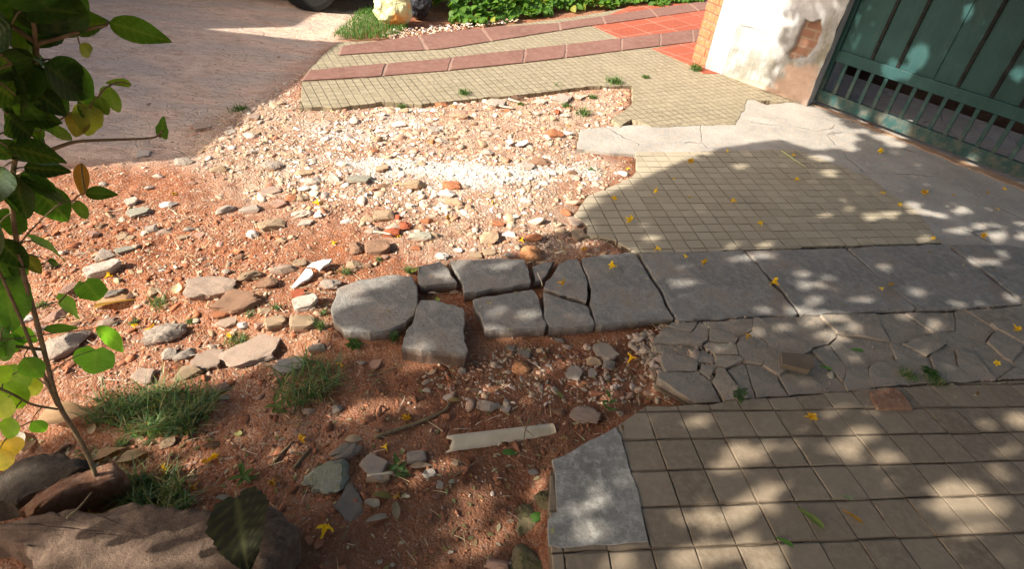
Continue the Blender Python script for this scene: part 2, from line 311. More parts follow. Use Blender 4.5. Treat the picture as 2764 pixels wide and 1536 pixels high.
def mat_bag(name, c1, c2, tint=None, rough=.35):
    m = MB(name); v = m.obj(); n = m.noise(v, 11, 4, .6, dist=1.2)
    c = m.mix(m.ramp(n, (.4, (0, 0, 0)), (.65, (1, 1, 1))), c1, c2)
    if tint: c = m.mix(m.ramp(m.noise(v, 5, 2, .5), (.52, (0, 0, 0)), (.62, (1, 1, 1))), c, tint)
    return m.done(c, m.bump(n, .03, .8), rough, .45)

MT = dict(
    ground=mat_ground(),
    far=mat_tile('tan_far_tile', (.205, .172, .115), (.285, .242, .168), (.105, .080, .052), (.050, .032), .014, (.50, .42, .28), .5, .004),
    near=mat_tile('tan_near_tile', (.315, .268, .195), (.42, .362, .27), (.17, .135, .092), (.024, .030), .003, (.39, .325, .24), .5, .004),
    ramp=mat_tile('brown_ramp_tile', (.185, .140, .098), (.30, .236, .170), (.145, .108, .075), (.016, .045), .006, (.35, .29, .21), .6, .005),
    red=mat_tile('red_tile', (.255, .055, .030), (.34, .088, .05), (.36, .23, .17), .020, .006, (.46, .16, .08), .5, .002),
    strip=mat_concrete('purple_paver', (.165, .082, .064), (.215, .11, .086), (.25, .145, .115), 1, .003),
    joint=mat_concrete('pale_joint', (.25, .155, .12), (.32, .21, .165), (.23, .14, .105), 1, .003),
    soil=mat_concrete('soil_bed', (.11, .080, .055), (.18, .135, .095), (.22, .165, .115), 3, .006), slab=mat_concrete('grey_slab', (.175, .165, .154), (.285, .270, .252), (.36, .33, .295), 1.2, .010, None, .95),
    conc=mat_concrete('grey_concrete', (.30, .282, .258), (.44, .412, .375), (.46, .36, .29), 1.1, .008, True, .8),
    frag=mat_concrete('broken_concrete', (.21, .185, .15), (.37, .33, .28), (.42, .33, .25), 1.5, .011, None, .9),
    smear=mat_concrete('cement_smear', (.20, .188, .17), (.33, .315, .29), (.50, .475, .44), 1.6, .008),
    stone=mat_stone('rubble_stone'), gravel=mat_stone('gravel', True),
    leaf=mat_leaf('leaf'), crown=mat_leaf('crown_leaf', True, .07, .6), litter=mat_leaf('fallen_leaf', False, .25, .6), grass=mat_leaf('grass', True, .3, .55),
    petal=mat_leaf('petal', False, .3, .6, .2),
    bark=mat_simple('bark', (.10, .07, .045), (.22, .165, .11), 40, .9, .2, .006),
    stem=mat_simple('stem', (.14, .095, .06), (.25, .19, .10), 60, .8, .25, .003),
    straw=mat_stone('straw', True),
    brick=mat_brick(), plaster=mat_plaster(), paint=mat_paint(),
    dark=mat_simple('groove_shade', (.012, .012, .012), (.03, .03, .028), 20, .9, .1),
    pvc=mat_simple('pvc', (.46, .39, .28), (.58, .50, .38), 14, .5, .4, .001),
    rock=mat_concrete('brown_rock', (.095, .062, .045), (.165, .11, .082), (.21, .145, .103), 2.0, .010, False, .9),
    rockred=mat_concrete('reddish_rock', (.22, .10, .06), (.36, .19, .12), (.44, .30, .21), 2.0, .016, False, .9),
    moss=mat_concrete('mossy', (.10, .115, .04), (.27, .22, .13), (.34, .25, .16), 4, .016, False, .9),
    carpaint=mat_simple('black_car_paint', (.006, .006, .007), (.010, .010, .011), 3, .18, .5, 0),
    rubber=mat_simple('rubber', (.012, .012, .012), (.022, .021, .02), 60, .8, .2),
    steel=mat_simple('wheel_steel', (.20, .20, .20), (.30, .30, .30), 30, .4, .5, .001, .8),
    glass=mat_simple('dark_glass', (.01, .012, .014), (.015, .017, .02), 2, .05, .6, 0),
    wall=mat_simple('house_render', (.55, .50, .42), (.62, .57, .50), 6, .9, .2),
    roof=mat_simple('roof_tile', (.30, .12, .07), (.38, .17, .10), 14, .9, .2),
    bagy=mat_bag('yellow_bag', (.60, .58, .30), (.72, .68, .42), (.80, .36, .10)), bagd=mat_bag('dark_bag', (.025, .025, .032), (.06, .06, .075), None, .25),
    paper=mat_simple('pale_scrap', (.50, .47, .43), (.70, .68, .65), 20, .8, .2),
)

# ------------------------------------------------------------------ mesh / object helpers
THINGS = []
def mk(name, V, F, mat, parent=None, tint=None, rib=None, smoothf=False, loc=None):
    V = np.asarray(V, np.float32); me = bpy.data.meshes.new(name)
    if isinstance(F, np.ndarray):
        k = F.shape[1]; me.vertices.add(len(V)); me.vertices.foreach_set('co', V.ravel())
        me.loops.add(F.size); me.loops.foreach_set('vertex_index', F.astype(np.int32).ravel())
        me.polygons.add(len(F)); me.polygons.foreach_set('loop_start', np.arange(0, F.size, k, dtype=np.int32))
        me.update(calc_edges=True)
    else:
        me.from_pydata(V.tolist(), [], F)
    me.materials.append(mat)
    if tint is not None:
        a = me.attributes.new('tint', 'FLOAT_COLOR', 'POINT'); t = np.ones((len(V), 4), np.float32); t[:, :3] = tint; a.data.foreach_set('color', t.ravel())
    if rib is not None:
        a = me.attributes.new('rib', 'FLOAT', 'POINT'); a.data.foreach_set('value', np.asarray(rib, np.float32))
    if smoothf: me.polygons.foreach_set('use_smooth', np.ones(len(me.polygons), bool))
    o = bpy.data.objects.new(name, me); COL.objects.link(o)
    if parent: o.parent = parent
    if loc is not None: o.location = loc
    return o
def tag(o, label=None, cat=None, group=None, kind=None):
    if label: o['label'] = label
    if cat: o['category'] = cat; THINGS.append(o)
    if group: o['group'] = group
    if kind: o['kind'] = kind
    return o
def empty(name, loc, rz=0):
    o = bpy.data.objects.new(name, None); COL.objects.link(o); o.location = loc; o.rotation_euler = (0, 0, rz); o.empty_display_size = .1; return o
def bm_obj(name, bm, mat, parent=None, smoothf=False):
    me = bpy.data.meshes.new(name); bm.to_mesh(me); bm.free(); me.materials.append(mat)
    if smoothf: me.polygons.foreach_set('use_smooth', np.ones(len(me.polygons), bool))
    o = bpy.data.objects.new(name, me); COL.objects.link(o)
    if parent: o.parent = parent
    return o
def rough_edge(pl, step=.03, amp=.006, seed=0):
    out = []; n = len(pl)
    for i in range(n):
        a, b = pl[i], pl[(i+1) % n]; L = np.hypot(*(b-a)); k = max(1, int(L/step)); nn = np.array([-(b-a)[1], (b-a)[0]])/max(L, 1e-9)
        for j in range(k):
            q = a+(b-a)*j/k; out.append(q+nn*amp*float(fbm(np.array(q[0]*1.0), np.array(q[1]*1.0+seed*3.7), 14, 3, seed)) * (1 if j else .5)*1.6)
    return np.array(out)
def area(pl): x, y = pl[:, 0], pl[:, 1]; return .5*np.sum(x*np.roll(y, -1)-np.roll(x, -1)*y)
def prism(name, pl, ztop, zbot, mat, parent=None, bevel=.004, uvfun=None, origin=None, inset=.0, drop=0):
    if area(pl) < 0: pl = pl[::-1]
    o0 = np.array([0, 0, 0.]) if origin is None else np.asarray(origin, float)
    bm = bmesh.new(); zt = ztop if callable(ztop) else (lambda x, y: ztop)
    c = pl.mean(0)
    top = [bm.verts.new((x-o0[0], y-o0[1], zt(x, y)-o0[2])) for x, y in pl]
    bot = [bm.verts.new((c[0]+(x-c[0])*(1+inset)-o0[0], c[1]+(y-c[1])*(1+inset)-o0[1], zbot-o0[2])) for x, y in pl]
    f = bm.faces.new(top); n = len(pl)
    for i in range(n): bm.faces.new((top[i], bot[i], bot[(i+1) % n], top[(i+1) % n]))
    bm.normal_update()
    if bevel > 0:
        es = [e for e in f.edges]
        bmesh.ops.bevel(bm, geom=es, offset=bevel, segments=2, profile=.6, affect='EDGES', clamp_overlap=True)
    big = [g for g in bm.faces if len(g.verts) > 4]
    bmesh.ops.triangulate(bm, faces=big)
    if uvfun:
        ul = bm.loops.layers.uv.new('grid')
        for g in bm.faces:
            for l in g.loops: l[ul].uv = uvfun(l.vert.co.x+o0[0], l.vert.co.y+o0[1])
    o = bm_obj(name, bm, mat, parent); o.location = o0 if parent is None else (0, 0, 0); return o
def homog(src, dst):
    A = []
    for (x, y), (u, v) in zip(src, dst): A += [[x, y, 1, 0, 0, 0, -u*x, -u*y, -u], [0, 0, 0, x, y, 1, -v*x, -v*y, -v]]
    h = np.linalg.svd(np.array(A, float))[2][-1].reshape(3, 3)
    def f(x, y):
        q = h @ np.array([x, y, 1.0]); return q[0]/q[2], q[1]/q[2]
    return f
def rotuv(deg, sx, sy, ox=0, oy=0):
    c, s = math.cos(R(deg)), math.sin(R(deg)); return lambda x, y: ((c*x+s*y)/sx+ox, (-s*x+c*y)/sy+oy)
def tube(pts, rad, sides=7, cap=True):
    pts = np.asarray(pts, float); n = len(pts); rad = np.broadcast_to(np.asarray(rad, float), (n,)); V = []; F = []
    for i in range(n):
        t = pts[min(i+1, n-1)]-pts[max(i-1, 0)]; t = t/max(np.linalg.norm(t), 1e-9)
        a = np.cross(t, [0.31, .2, .93]); a /= np.linalg.norm(a); b = np.cross(t, a)
        for k in range(sides):
            th = 2*math.pi*k/sides; V.append(pts[i]+rad[i]*(a*math.cos(th)+b*math.sin(th)))
    for i in range(n-1):
        for k in range(sides): F.append((i*sides+k, i*sides+(k+1) % sides, (i+1)*sides+(k+1) % sides, (i+1)*sides+k))
    if cap: F += [tuple(range(sides))[::-1], tuple((n-1)*sides+k for k in range(sides))]
    return V, F
def join(parts):
    V = []; F = []
    for v, f in parts:
        o = len(V); V += [tuple(p) for p in v]; F += [tuple(i+o for i in q) for q in f]
    return V, F
def boxvf(c, s, rz=0):
    x, y, z = s; V = []
    for dz in (-.5, .5):
        for dx, dy in ((-.5, -.5), (.5, -.5), (.5, .5), (-.5, .5)):
            u, w = dx*x, dy*y; V.append((c[0]+u*math.cos(rz)-w*math.sin(rz), c[1]+u*math.sin(rz)+w*math.cos(rz), c[2]+dz*z))
    return V, [(3, 2, 1, 0), (4, 5, 6, 7), (0, 1, 5, 4), (1, 2, 6, 5), (2, 3, 7, 6), (3, 0, 4, 7)]

# ------------------------------------------------------------------ GROUND
def axis(lo, hi, fine_lo, fine_hi, st, grow=1.16):
    a = list(np.arange(fine_lo, fine_hi, st)); s = st
    x = fine_lo
    L = []
    while x > lo: s *= grow; x -= s; L.append(x)
    s = st; x = a[-1]; H = []
    while x < hi: s *= grow; x += s; H.append(x)
    return np.array(L[::-1]+a+H)
gx = axis(-90, 90, -2.7, 2.6, .011)
yy = [.35]
while yy[-1] < 6.0: yy.append(yy[-1]+.0075+.0032*max(0, yy[-1]-.6))
s = yy[-1]-yy[-2]
while yy[-1] < 120: s *= 1.15; yy.append(yy[-1]+s)
s = .01; y0 = []; q = .35
while q > -40: s *= 1.3; q -= s; y0.append(q)
gy = np.array(y0[::-1]+yy)
X, Y = np.meshgrid(gx, gy); Xf, Yf = X.ravel(), Y.ravel()
H = hfun(Xf, Yf)
nx, ny = len(gx), len(gy); idx = np.arange(nx*ny).reshape(ny, nx)
F = np.stack([idx[:-1, :-1], idx[:-1, 1:], idx[1:, 1:], idx[1:, :-1]], -1).reshape(-1, 4)
ground = mk('ground', np.stack([Xf, Yf, H], -1), F, MT['ground'], smoothf=True)
wob = .06*fbm(Xf, Yf, 5, 4, 9)
zr = 1-smooth(-.10, .22, sdf(Z_ROAD, Xf, Yf)+wob*2)
zl = 1-smooth(-.06, .05, sdf(Z_LIME, Xf, Yf)+wob*1.3)
for z in Z_LIME2: zl = np.maximum(zl, .5*(1-smooth(-.03, .08, sdf(z, Xf, Yf)+wob)))
zl = np.maximum(zl, .30*(1-smooth(0, .30, sdf(Z_LIME, Xf, Yf)+wob*2))*(fbm(Xf, Yf, 8, 3, 12) > .05))
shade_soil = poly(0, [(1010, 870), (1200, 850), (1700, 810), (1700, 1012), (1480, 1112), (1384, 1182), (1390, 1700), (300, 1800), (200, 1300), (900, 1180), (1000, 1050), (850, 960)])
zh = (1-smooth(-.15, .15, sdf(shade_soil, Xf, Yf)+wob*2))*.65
pal = poly(0, [(640, 250), (1350, 240), (1580, 220), (1560, 320), (1450, 372), (1560, 430), (1440, 520), (1440, 600), (1200, 640), (900, 560), (640, 520), (480, 400), (520, 310)])
zp = (1-smooth(-.2, .25, sdf(pal, Xf, Yf)+wob*2.5))*(.85+.7*fbm(Xf, Yf, 3, 3, 21))
zp = np.clip(zp+.15*(1-smooth(-.1, .1, sdf(Z_LOW, Xf, Yf))), 0, 1)
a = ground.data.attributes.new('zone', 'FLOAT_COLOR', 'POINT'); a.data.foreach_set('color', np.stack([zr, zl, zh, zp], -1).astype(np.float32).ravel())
tag(ground, 'red dirt ground with rubble, white lime and a worn road', kind='structure')

# ------------------------------------------------------------------ PAVEMENTS
strip_rot = 33.0
farp = prism('far_pavement', rough_edge(Z_FAR, .06, .014, 3), .0, -.16, MT['far'], bevel=.003,
             uvfun=rotuv(strip_rot-4, .056, .066))
tag(farp, 'tan grooved tile pavement beyond the rubble', kind='structure')
def clip(pl, a, n):
    """keep the side where (p-a).n <= 0"""
    out = []; k = len(pl)
    for i in range(k):
        p, q = pl[i], pl[(i+1) % k]; dp, dq = (p-a).dot(n), (q-a).dot(n)
        if dp <= 0: out.append(p)
        if (dp < 0) != (dq < 0): out.append(p+(q-p)*dp/(dp-dq))
    return out
def tilefield(name, label, zone, inv, uvf, ur, vr, gu, gv, mat, tilt, bev, seed):
    bed = prism('pavement_bed', zone, -.007, -.20, MT['soil'], bevel=.002); tag(bed, 'dirty bed under the grooved tiles', kind='structure')
    r = random.Random(seed); tmp = []
    for v in range(*vr):
        for u in range(*ur):
            j4 = [(r.uniform(-.007, .007), r.uniform(-.007, .007)) for _ in range(4)]
            q = np.array([inv(u+gu*k1+(1-gu)*k2+e[0], v+gv*h1+(1-gv)*h2+e[1]) for (k1, k2, h1, h2), e in zip(((1, 0, 1, 0), (0, 1, 1, 0), (0, 1, 0, 1), (1, 0, 0, 1)), j4)])
            if area(q) < 0: q = q[::-1]
            if not np.any(sdf(zone, q[:, 0], q[:, 1]) < .15): continue
            cell = list(zone)
            for k in range(4):
                e = q[(k+1) % 4]-q[k]; cell = clip(cell, q[k], np.array([e[1], -e[0]])/np.hypot(*e))
                if len(cell) < 3: break
            if len(cell) < 3: continue
            cell = np.array(cell); cell = cell[np.hypot(*(cell-np.roll(cell, 1, 0)).T) > 1e-4]
            if len(cell) < 3 or abs(area(cell)) < 2.5e-4: continue
            cell = rough_edge(cell, .012, .0028, u*7+v); cc = cell.mean(0)
            tmp.append(prism('tile', cell, tilt_fn(cc, r.uniform(-tilt, tilt)*.12, r.uniform(-tilt, tilt), r.uniform(-tilt, tilt)), -.03, mat, bevel=bev, uvfun=uvf))
    bm = bmesh.new()
    for p in tmp: bm.from_mesh(p.data)
    o = bm_obj(name, bm, mat); tag(o, label, kind='structure')
    for p in tmp: me = p.data; bpy.data.objects.remove(p); bpy.data.meshes.remove(me)
def tilt_fn(c, z0, tx=0, ty=0): return lambda x, y: z0+(x-c[0])*tx+(y-c[1])*ty
_c, _s = math.cos(R(13)), math.sin(R(13))
tilefield('near_pavement', 'brown tan grooved tile pavement in the tree shade', rough_edge(Z_NEAR, .04, .008, 4), lambda u, v: np.array([_c*(u-.2)*.083-_s*(v-.1)*.068, _s*(u-.2)*.083+_c*(v-.1)*.068]), rotuv(13.0, .083, .068, .2, .1), (-4, 48), (14, 56), .020, .023, MT['near'], .004, .0014, 5)
_src = [P(9, 220, 240), P(9, 1380, 222), P(9, 570, 935), P(9, 1953, 885)]; _dst = [(0., 0.), (5., 0.), (0., 3.), (5., 3.)]
_inv = homog(_dst, _src)
tilefield('ramp_pavement', 'brown grooved tile pavement at the bottom right', rough_edge(Z_RAMP, .05, .006, 5), lambda u, v: np.array(_inv(u, v)), homog(_src, _dst), (-7, 13), (-3, 7), .006, .010, MT['ramp'], .012, .0034, 6)
tag(prism('concrete_pavement', rough_edge(Z_CONC, .05, .010, 6), -.004, -.16, MT['conc'], bevel=.003), 'patched grey concrete pavement along the gate', kind='structure')
tag(prism('concrete_path', rough_edge(Z_CRACK, .05, .012, 8), -.030, -.16, MT['soil'], bevel=.003), 'dirty bed under the broken pieces', kind='structure')
# cement patch on the ramp edge
tag(prism('cement_patch', rough_edge(poly(8, [(1585, 610), (1750, 540), (1920, 440), (2060, 370), (2110, 430), (2160, 650), (2240, 850), (2310, 1230), (1640, 1270), (1570, 1250), (1560, 1060), (1620, 1000), (1610, 800)]), .03, .006, 9), .004, -.01, MT['smear'], bevel=.002),
    'pale cement patch on the edge of the near pavement', kind='structure')
# red tile field at the top right
RUV = homog([P(2, 1870, 180), P(2, 2400, 100), P(2, 2130, 275), P(2, 2650, 190)], [(0, 0), (3, 0), (0, -2), (3, -2)])
for rp in ([(1480, 60), (1560, 96), (1640, 88), (1770, 72), (1900, 60), (2000, 20), (1900, -60), (1640, -10)], [(1640, 122), (1735, 106), (1900, 92), (1900, 185), (1770, 185), (1735, 163)]):
    tag(prism('red_tile_pavement', poly(0, rp), .0032, -.03, MT['red'], bevel=0, uvfun=RUV), 'glossy red square tiles by the brick wall', kind='structure')
# two strips of purplish stone pavers
def strip(name, top, bot, n, t=0):
    tp = [P(t, *q) for q in top]; bp = [P(t, *q) for q in bot]
    def lerp(L, f):
        d = [0]
        for i in range(len(L)-1): d.append(d[-1]+np.hypot(*(L[i+1]-L[i])))
        x = f*d[-1]
        for i in range(len(L)-1):
            if x <= d[i+1]+1e-9: return L[i]+(L[i+1]-L[i])*(x-d[i])/(d[i+1]-d[i])
        return L[-1]
    parts = []; g = .006
    V = []; Fq = []
    allp = np.array([lerp(tp, k/40) for k in range(41)]+[lerp(bp, k/40) for k in range(40, -1, -1)])
    o = prism(name+'_bed', allp, .0045, -.02, MT['joint'], bevel=0); tag(o, 'pale mortar bed of the paver strip', kind='structure')
    cuts = np.cumsum([0]+[1+.25*random.uniform(-1, 1) for _ in range(n)]); cuts /= cuts[-1]
    for i in range(n):
        a, b = cuts[i]+.0028, cuts[i+1]-.0028; fs = np.linspace(a, b, 6)
        pl = np.array([lerp(tp, f) for f in fs]+[lerp(bp, f) for f in fs[::-1]]); pl = rough_edge(pl, .05, .006, i)
        p = prism('stone_paver', pl, .008+random.uniform(0, .003), -.01, MT['strip'], bevel=.002)
        parts.append(p)
    # one mesh: pavers are the surface pattern of the strip
    bm = bmesh.new()
    for p in parts:
        bm.from_mesh(p.data)
        me = p.data; bpy.data.objects.remove(p); bpy.data.meshes.remove(me)
    tag(bm_obj(name, bm, MT['strip']), 'band of purplish stone pavers across the tan pavement', kind='structure')
strip('paver_strip', [(858, 118), (950, 105), (1130, 80), (1250, 68), (1390, 60), (1540, 38), (1760, 5), (1950, -25)], [(850, 140), (930, 134), (1110, 124), (1250, 102), (1475, 66), (1560, 56), (1780, 24), (1990, -5)], 9)
strip('paver_strip', [(775, 180), (915, 166), (1110, 149), (1330, 124), (1560, 97), (1640, 88), (1770, 72), (1900, 60)], [(758, 205), (925, 195), (1130, 178), (1350, 155), (1610, 122), (1740, 106), (1900, 92), (1910, 91)], 9)

# ------------------------------------------------------------------ GREY SLABS
def tilt_fn(c, z0, tx=0, ty=0): return lambda x, y: z0+(x-c[0])*tx+(y-c[1])*ty
SLABS = [
 ('paving_slab', 'rounded worn grey slab at the left end of the slab row', 0, [(848, 726), (905, 702), (985, 690), (1038, 692), (1046, 715), (1050, 752), (1044, 792), (1022, 812), (990, 824), (930, 837), (868, 832), (840, 808), (834, 770)], .006, .01, -.015),
 ('broken_slab', 'small broken slab piece behind the loose block, next to the rounded slab', 5, [(572, 575), (745, 540), (795, 590), (835, 660), (868, 692), (600, 712), (575, 655)], .006, 0, .02),
 ('broken_slab', 'wide broken slab piece with two light spots at the back of the row', 5, [(818, 535), (1100, 520), (1385, 520), (1405, 600), (1425, 700), (1290, 728), (985, 768), (930, 775), (912, 690), (850, 610)], .004, 0, 0),
 ('broken_slab', 'loose grey slab block pushed out of the row onto the dirt', 5, [(600, 845), (700, 845), (860, 885), (918, 905), (938, 1000), (922, 1130), (952, 1200), (935, 1228), (640, 1195), (452, 1180), (490, 1090), (540, 980)], .010, -.03, .06),
 ('broken_slab', 'square grey slab piece with a lit front edge', 5, [(990, 825), (1100, 800), (1300, 775), (1440, 752), (1475, 800), (1500, 900), (1535, 1040), (1300, 1052), (1090, 1056), (1060, 990), (1020, 910)], .002, 0, 0),
 ('broken_slab', 'thin triangular slab fragment with a yellow flower beside it', 5, [(1440, 575), (1530, 545), (1605, 540), (1560, 610), (1505, 680), (1455, 690)], -.010, 0, 0),
 ('broken_slab', 'cracked slab piece under the crooked crack', 5, [(1640, 560), (1700, 528), (1780, 518), (1810, 590), (1852, 690), (1858, 780), (1845, 845), (1700, 790), (1560, 755), (1525, 735), (1540, 690), (1610, 610)], .0, 0, 0),
 ('broken_slab', 'low front slab piece in front of the crooked crack', 5, [(1520, 775), (1700, 832), (1850, 880), (1870, 940), (1908, 1010), (1740, 1030), (1562, 1045), (1535, 920)], .002, 0, 0),
 ('paving_slab', 'whole grey slab right of the crooked crack, with a pale scrape', 5, [(1808, 512), (2000, 490), (2205, 472), (2300, 620), (2410, 800), (2505, 970), (2200, 988), (1932, 1010), (1885, 880), (1892, 740), (1840, 610)], .002, 0, 0),
 ('paving_slab', 'grey slab with two yellow flowers near its back edge', 6, [(-325, 478), (100, 468), (455, 458), (640, 660), (865, 932), (500, 952), (0, 978), (-35, 975), (-180, 720)], .002, 0, 0),
 ('paving_slab', 'grey slab with bright sun spots and a big yellow flower', 6, [(480, 462), (800, 450), (1225, 442), (1450, 640), (1755, 892), (1300, 918), (905, 938), (700, 690)], .002, 0, 0),
 ('paving_slab', 'smooth grey slab beside the broken path on the right', 6, [(1255, 440), (1600, 425), (1975, 408), (2240, 600), (2560, 858), (2150, 882), (1778, 892), (1480, 655)], .002, 0, 0),
 ('paving_slab', 'last grey slab of the row, at the right edge', 6, [(2000, 412), (2450, 415), (3100, 560), (3300, 780), (2600, 862), (2280, 610)], .0, 0, 0)]
for i, (nm, lab, t, pts, z, tx, ty) in enumerate(SLABS):
    pl = poly(t, pts, z); c = pl.mean(0); pl = rough_edge(pl, .016, .0075, i+20)
    thick = .078 if i in (0, 3) else .065
    o = prism(nm, pl, tilt_fn(c, z, tx, ty), z-thick-.02, MT['slab'], bevel=.0032 if i not in (0,) else .0055, origin=(c[0], c[1], z), inset=-.02 if i < 5 else 0)
    tag(o, lab, 'slab', 'grey paving slabs in the row')

# ------------------------------------------------------------------ BROKEN CONCRETE right of the dirt
def shrink(pl, d):
    pl = np.array(pl)
    if area(pl) < 0: pl = pl[::-1]
    out = list(pl); k = len(pl)
    for i in range(k):
        e = pl[(i+1) % k]-pl[i]; L = np.hypot(*e)
        if L < 1e-6: continue
        n = np.array([e[1], -e[0]])/L; out = clip(out, pl[i]-n*d, n)
        if len(out) < 3: return None
    return np.array(out)
seeds = [(6, a, b) for a, b in ((40, 1010), (150, 1060), (30, 1120), (270, 1010), (260, 1090), (60, 1200), (170, 1250), (290, 1190), (60, 1310), (190, 1350), (330, 1290), (120, 1420), (300, 1400), (420, 1370),
         (900, 1060), (1350, 1000), (560, 1230), (800, 1170), (870, 1400), (1030, 1330), (1150, 1300), (1290, 1300), (1330, 1370), (1460, 1230), (1600, 1360), (1780, 1300), (1950, 960), (1700, 1060),
         (1850, 1170), (1980, 1250), (2000, 1360), (2200, 1050), (2170, 1150), (2250, 1180), (2180, 1320), (2380, 1330), (2450, 1180), (2400, 930), (2560, 1060), (2640, 1280), (2520, 1420), (700, 1290), (600, 1390), (1500, 1420), (1700, 1440))]
spos = [P(*s) for s in seeds]
kinds = ['grey', 'brownish grey', 'pale grey', 'dull tan']
for i, sp in enumerate(spos):
    cell = [p for p in Z_CRACK]
    for j, sq in enumerate(spos):
        if i != j: n = (sq-sp); cell = clip(cell, (sp+sq)/2, n/np.hypot(*n))
        if len(cell) < 3: break
    if len(cell) < 3: continue
    lft = seeds[i][1] < 450
    pl = shrink(cell, .004 if lft else (.0022 if random.random() < .4 else .0008))
    if pl is None or abs(area(pl)) < 3e-4: continue
    pl = rough_edge(pl, .02, .006, i+50); c = pl.mean(0); z = -.004+random.uniform(-.012, .004)
    tl = .12 if lft else .03
    o = prism('concrete_fragment', pl, tilt_fn(c, z, random.uniform(-tl, tl), random.uniform(-tl, tl)), -.055, MT['frag'], bevel=.003 if lft else .0012, origin=(c[0], c[1], z))
    tag(o, None, 'concrete piece', 'broken concrete pieces of the path'); o['_c'] = kinds[i % 3]; o['_k'] = 'concrete piece'; o['_s'] = math.sqrt(abs(area(pl)))

# ------------------------------------------------------------------ STONES
def icosphere(sub):
    bm = bmesh.new(); bmesh.ops.create_icosphere(bm, subdivisions=sub, radius=1); bm.verts.ensure_lookup_table()
    V = np.array([v.co[:] for v in bm.verts]); Fc = np.array([[v.index for v in f.verts] for f in bm.faces]); bm.free(); return V, Fc
I1, I2, I3 = icosphere(1), icosphere(2), icosphere(3)
def crag(V, r, amp):
    q = fbm(V[:, 0]*1.7+r.uniform(0, 50)+V[:, 2]*1.1, V[:, 1]*1.7-V[:, 2]*.9+r.uniform(0, 50), 1.6, 4, int(r.integers(0, 999)))
    return V*(1+amp*q[:, None])
def cutstone(base, r, ncut=8, flat=.0, rough=.03):
    V = base[0].copy(); V = V*r.uniform(.75, 1.25, 3)
    for _ in range(ncut):
        n = r.normal(size=3); n /= np.linalg.norm(n); d = r.uniform(.45, .85); e = V @ n-d
        V = V-np.outer(np.clip(e, 0, None), n)
    V = crag(V, r, 3.5*rough)
    if flat: V[:, 2] = np.clip(V[:, 2], -flat, flat)
    V -= (V.max(0)+V.min(0))/2; return V/(np.abs(V).max(0))
CHUNK = []; BLOCK = []; FLATS = []; ROUND = []
def variant(L, name, V, Fc, sm=False):
    me = bpy.data.meshes.new(name); me.from_pydata(V.tolist(), [], Fc.tolist()); me.materials.append(MT['stone'])
    if sm: me.polygons.foreach_set('use_smooth', np.ones(len(me.polygons), bool))
    L.append(me)
I4 = icosphere(4)
for k in range(12): variant(CHUNK, 'chunk_stone', cutstone(I4, rng, 11, 0, .06), I4[1])
for k in range(6):
    V = I4[0].copy(); V = np.sign(V)*np.abs(V)**.32; V /= np.abs(V).max(0)
    for _ in range(4):
        n = rng.normal(size=3); n /= np.linalg.norm(n); e = V @ n-rng.uniform(.75, 1.15); V = V-np.outer(np.clip(e, 0, None), n)
    V = crag(V, rng, .16); variant(BLOCK, 'block_stone', V/np.abs(V).max(0), I4[1])
for k in range(9):
    V = I4[0].copy(); th = np.arctan2(V[:, 1], V[:, 0]); V[:, 2] = np.sign(V[:, 2])*np.abs(V[:, 2])**.3
    rr = np.hypot(V[:, 0], V[:, 1])**.5; V[:, 0] = rr*np.cos(th); V[:, 1] = rr*np.sin(th)
    for _ in range(6):
        a = rng.uniform(0, 6.28); n = np.array([math.cos(a), math.sin(a), 0]); e = V @ n-rng.uniform(.55, .9); V = V-np.outer(np.clip(e, 0, None), n)
    V[:, :2] = crag(V, rng, .28)[:, :2]; V[:, 2] += .25*fbm(V[:, 0]+k*9, V[:, 1], 1.8, 4, k)*(V[:, 2] > 0); V -= (V.max(0)+V.min(0))/2; variant(FLATS, 'flat_stone', V/np.abs(V).max(0), I4[1])
for k in range(4):
    V = crag(I4[0]*rng.uniform(.8, 1.2, 3), rng, .42)
    for _ in range(4):
        n = rng.normal(size=3); n /= np.linalg.norm(n); e = V @ n-rng.uniform(.7, 1.0); V = V-np.outer(np.clip(e, 0, None)*.8, n)
    V = crag(V, rng, .12); variant(ROUND, 'round_stone', V/np.abs(V).max(0), I4[1], False)
SH = {'c': CHUNK, 'b': BLOCK, 'f': FLATS, 'r': ROUND}
COLS = {'grey': (.40, .345, .295), 'pale grey': (.54, .465, .40), 'white': (.76, .72, .67), 'tan': (.43, .315, .21), 'terracotta': (.42, .17, .085), 'orange': (.52, .25, .10), 'brown': (.27, .165, .11),
        'brownish grey': (.40, .305, .245), 'pink': (.46, .29, .225), 'dark brown': (.11, .07, .05), 'red': (.38, .10, .05), 'greenish grey': (.35, .34, .28), 'dark grey': (.20, .185, .165), 'bluish grey': (.31, .31, .305)}
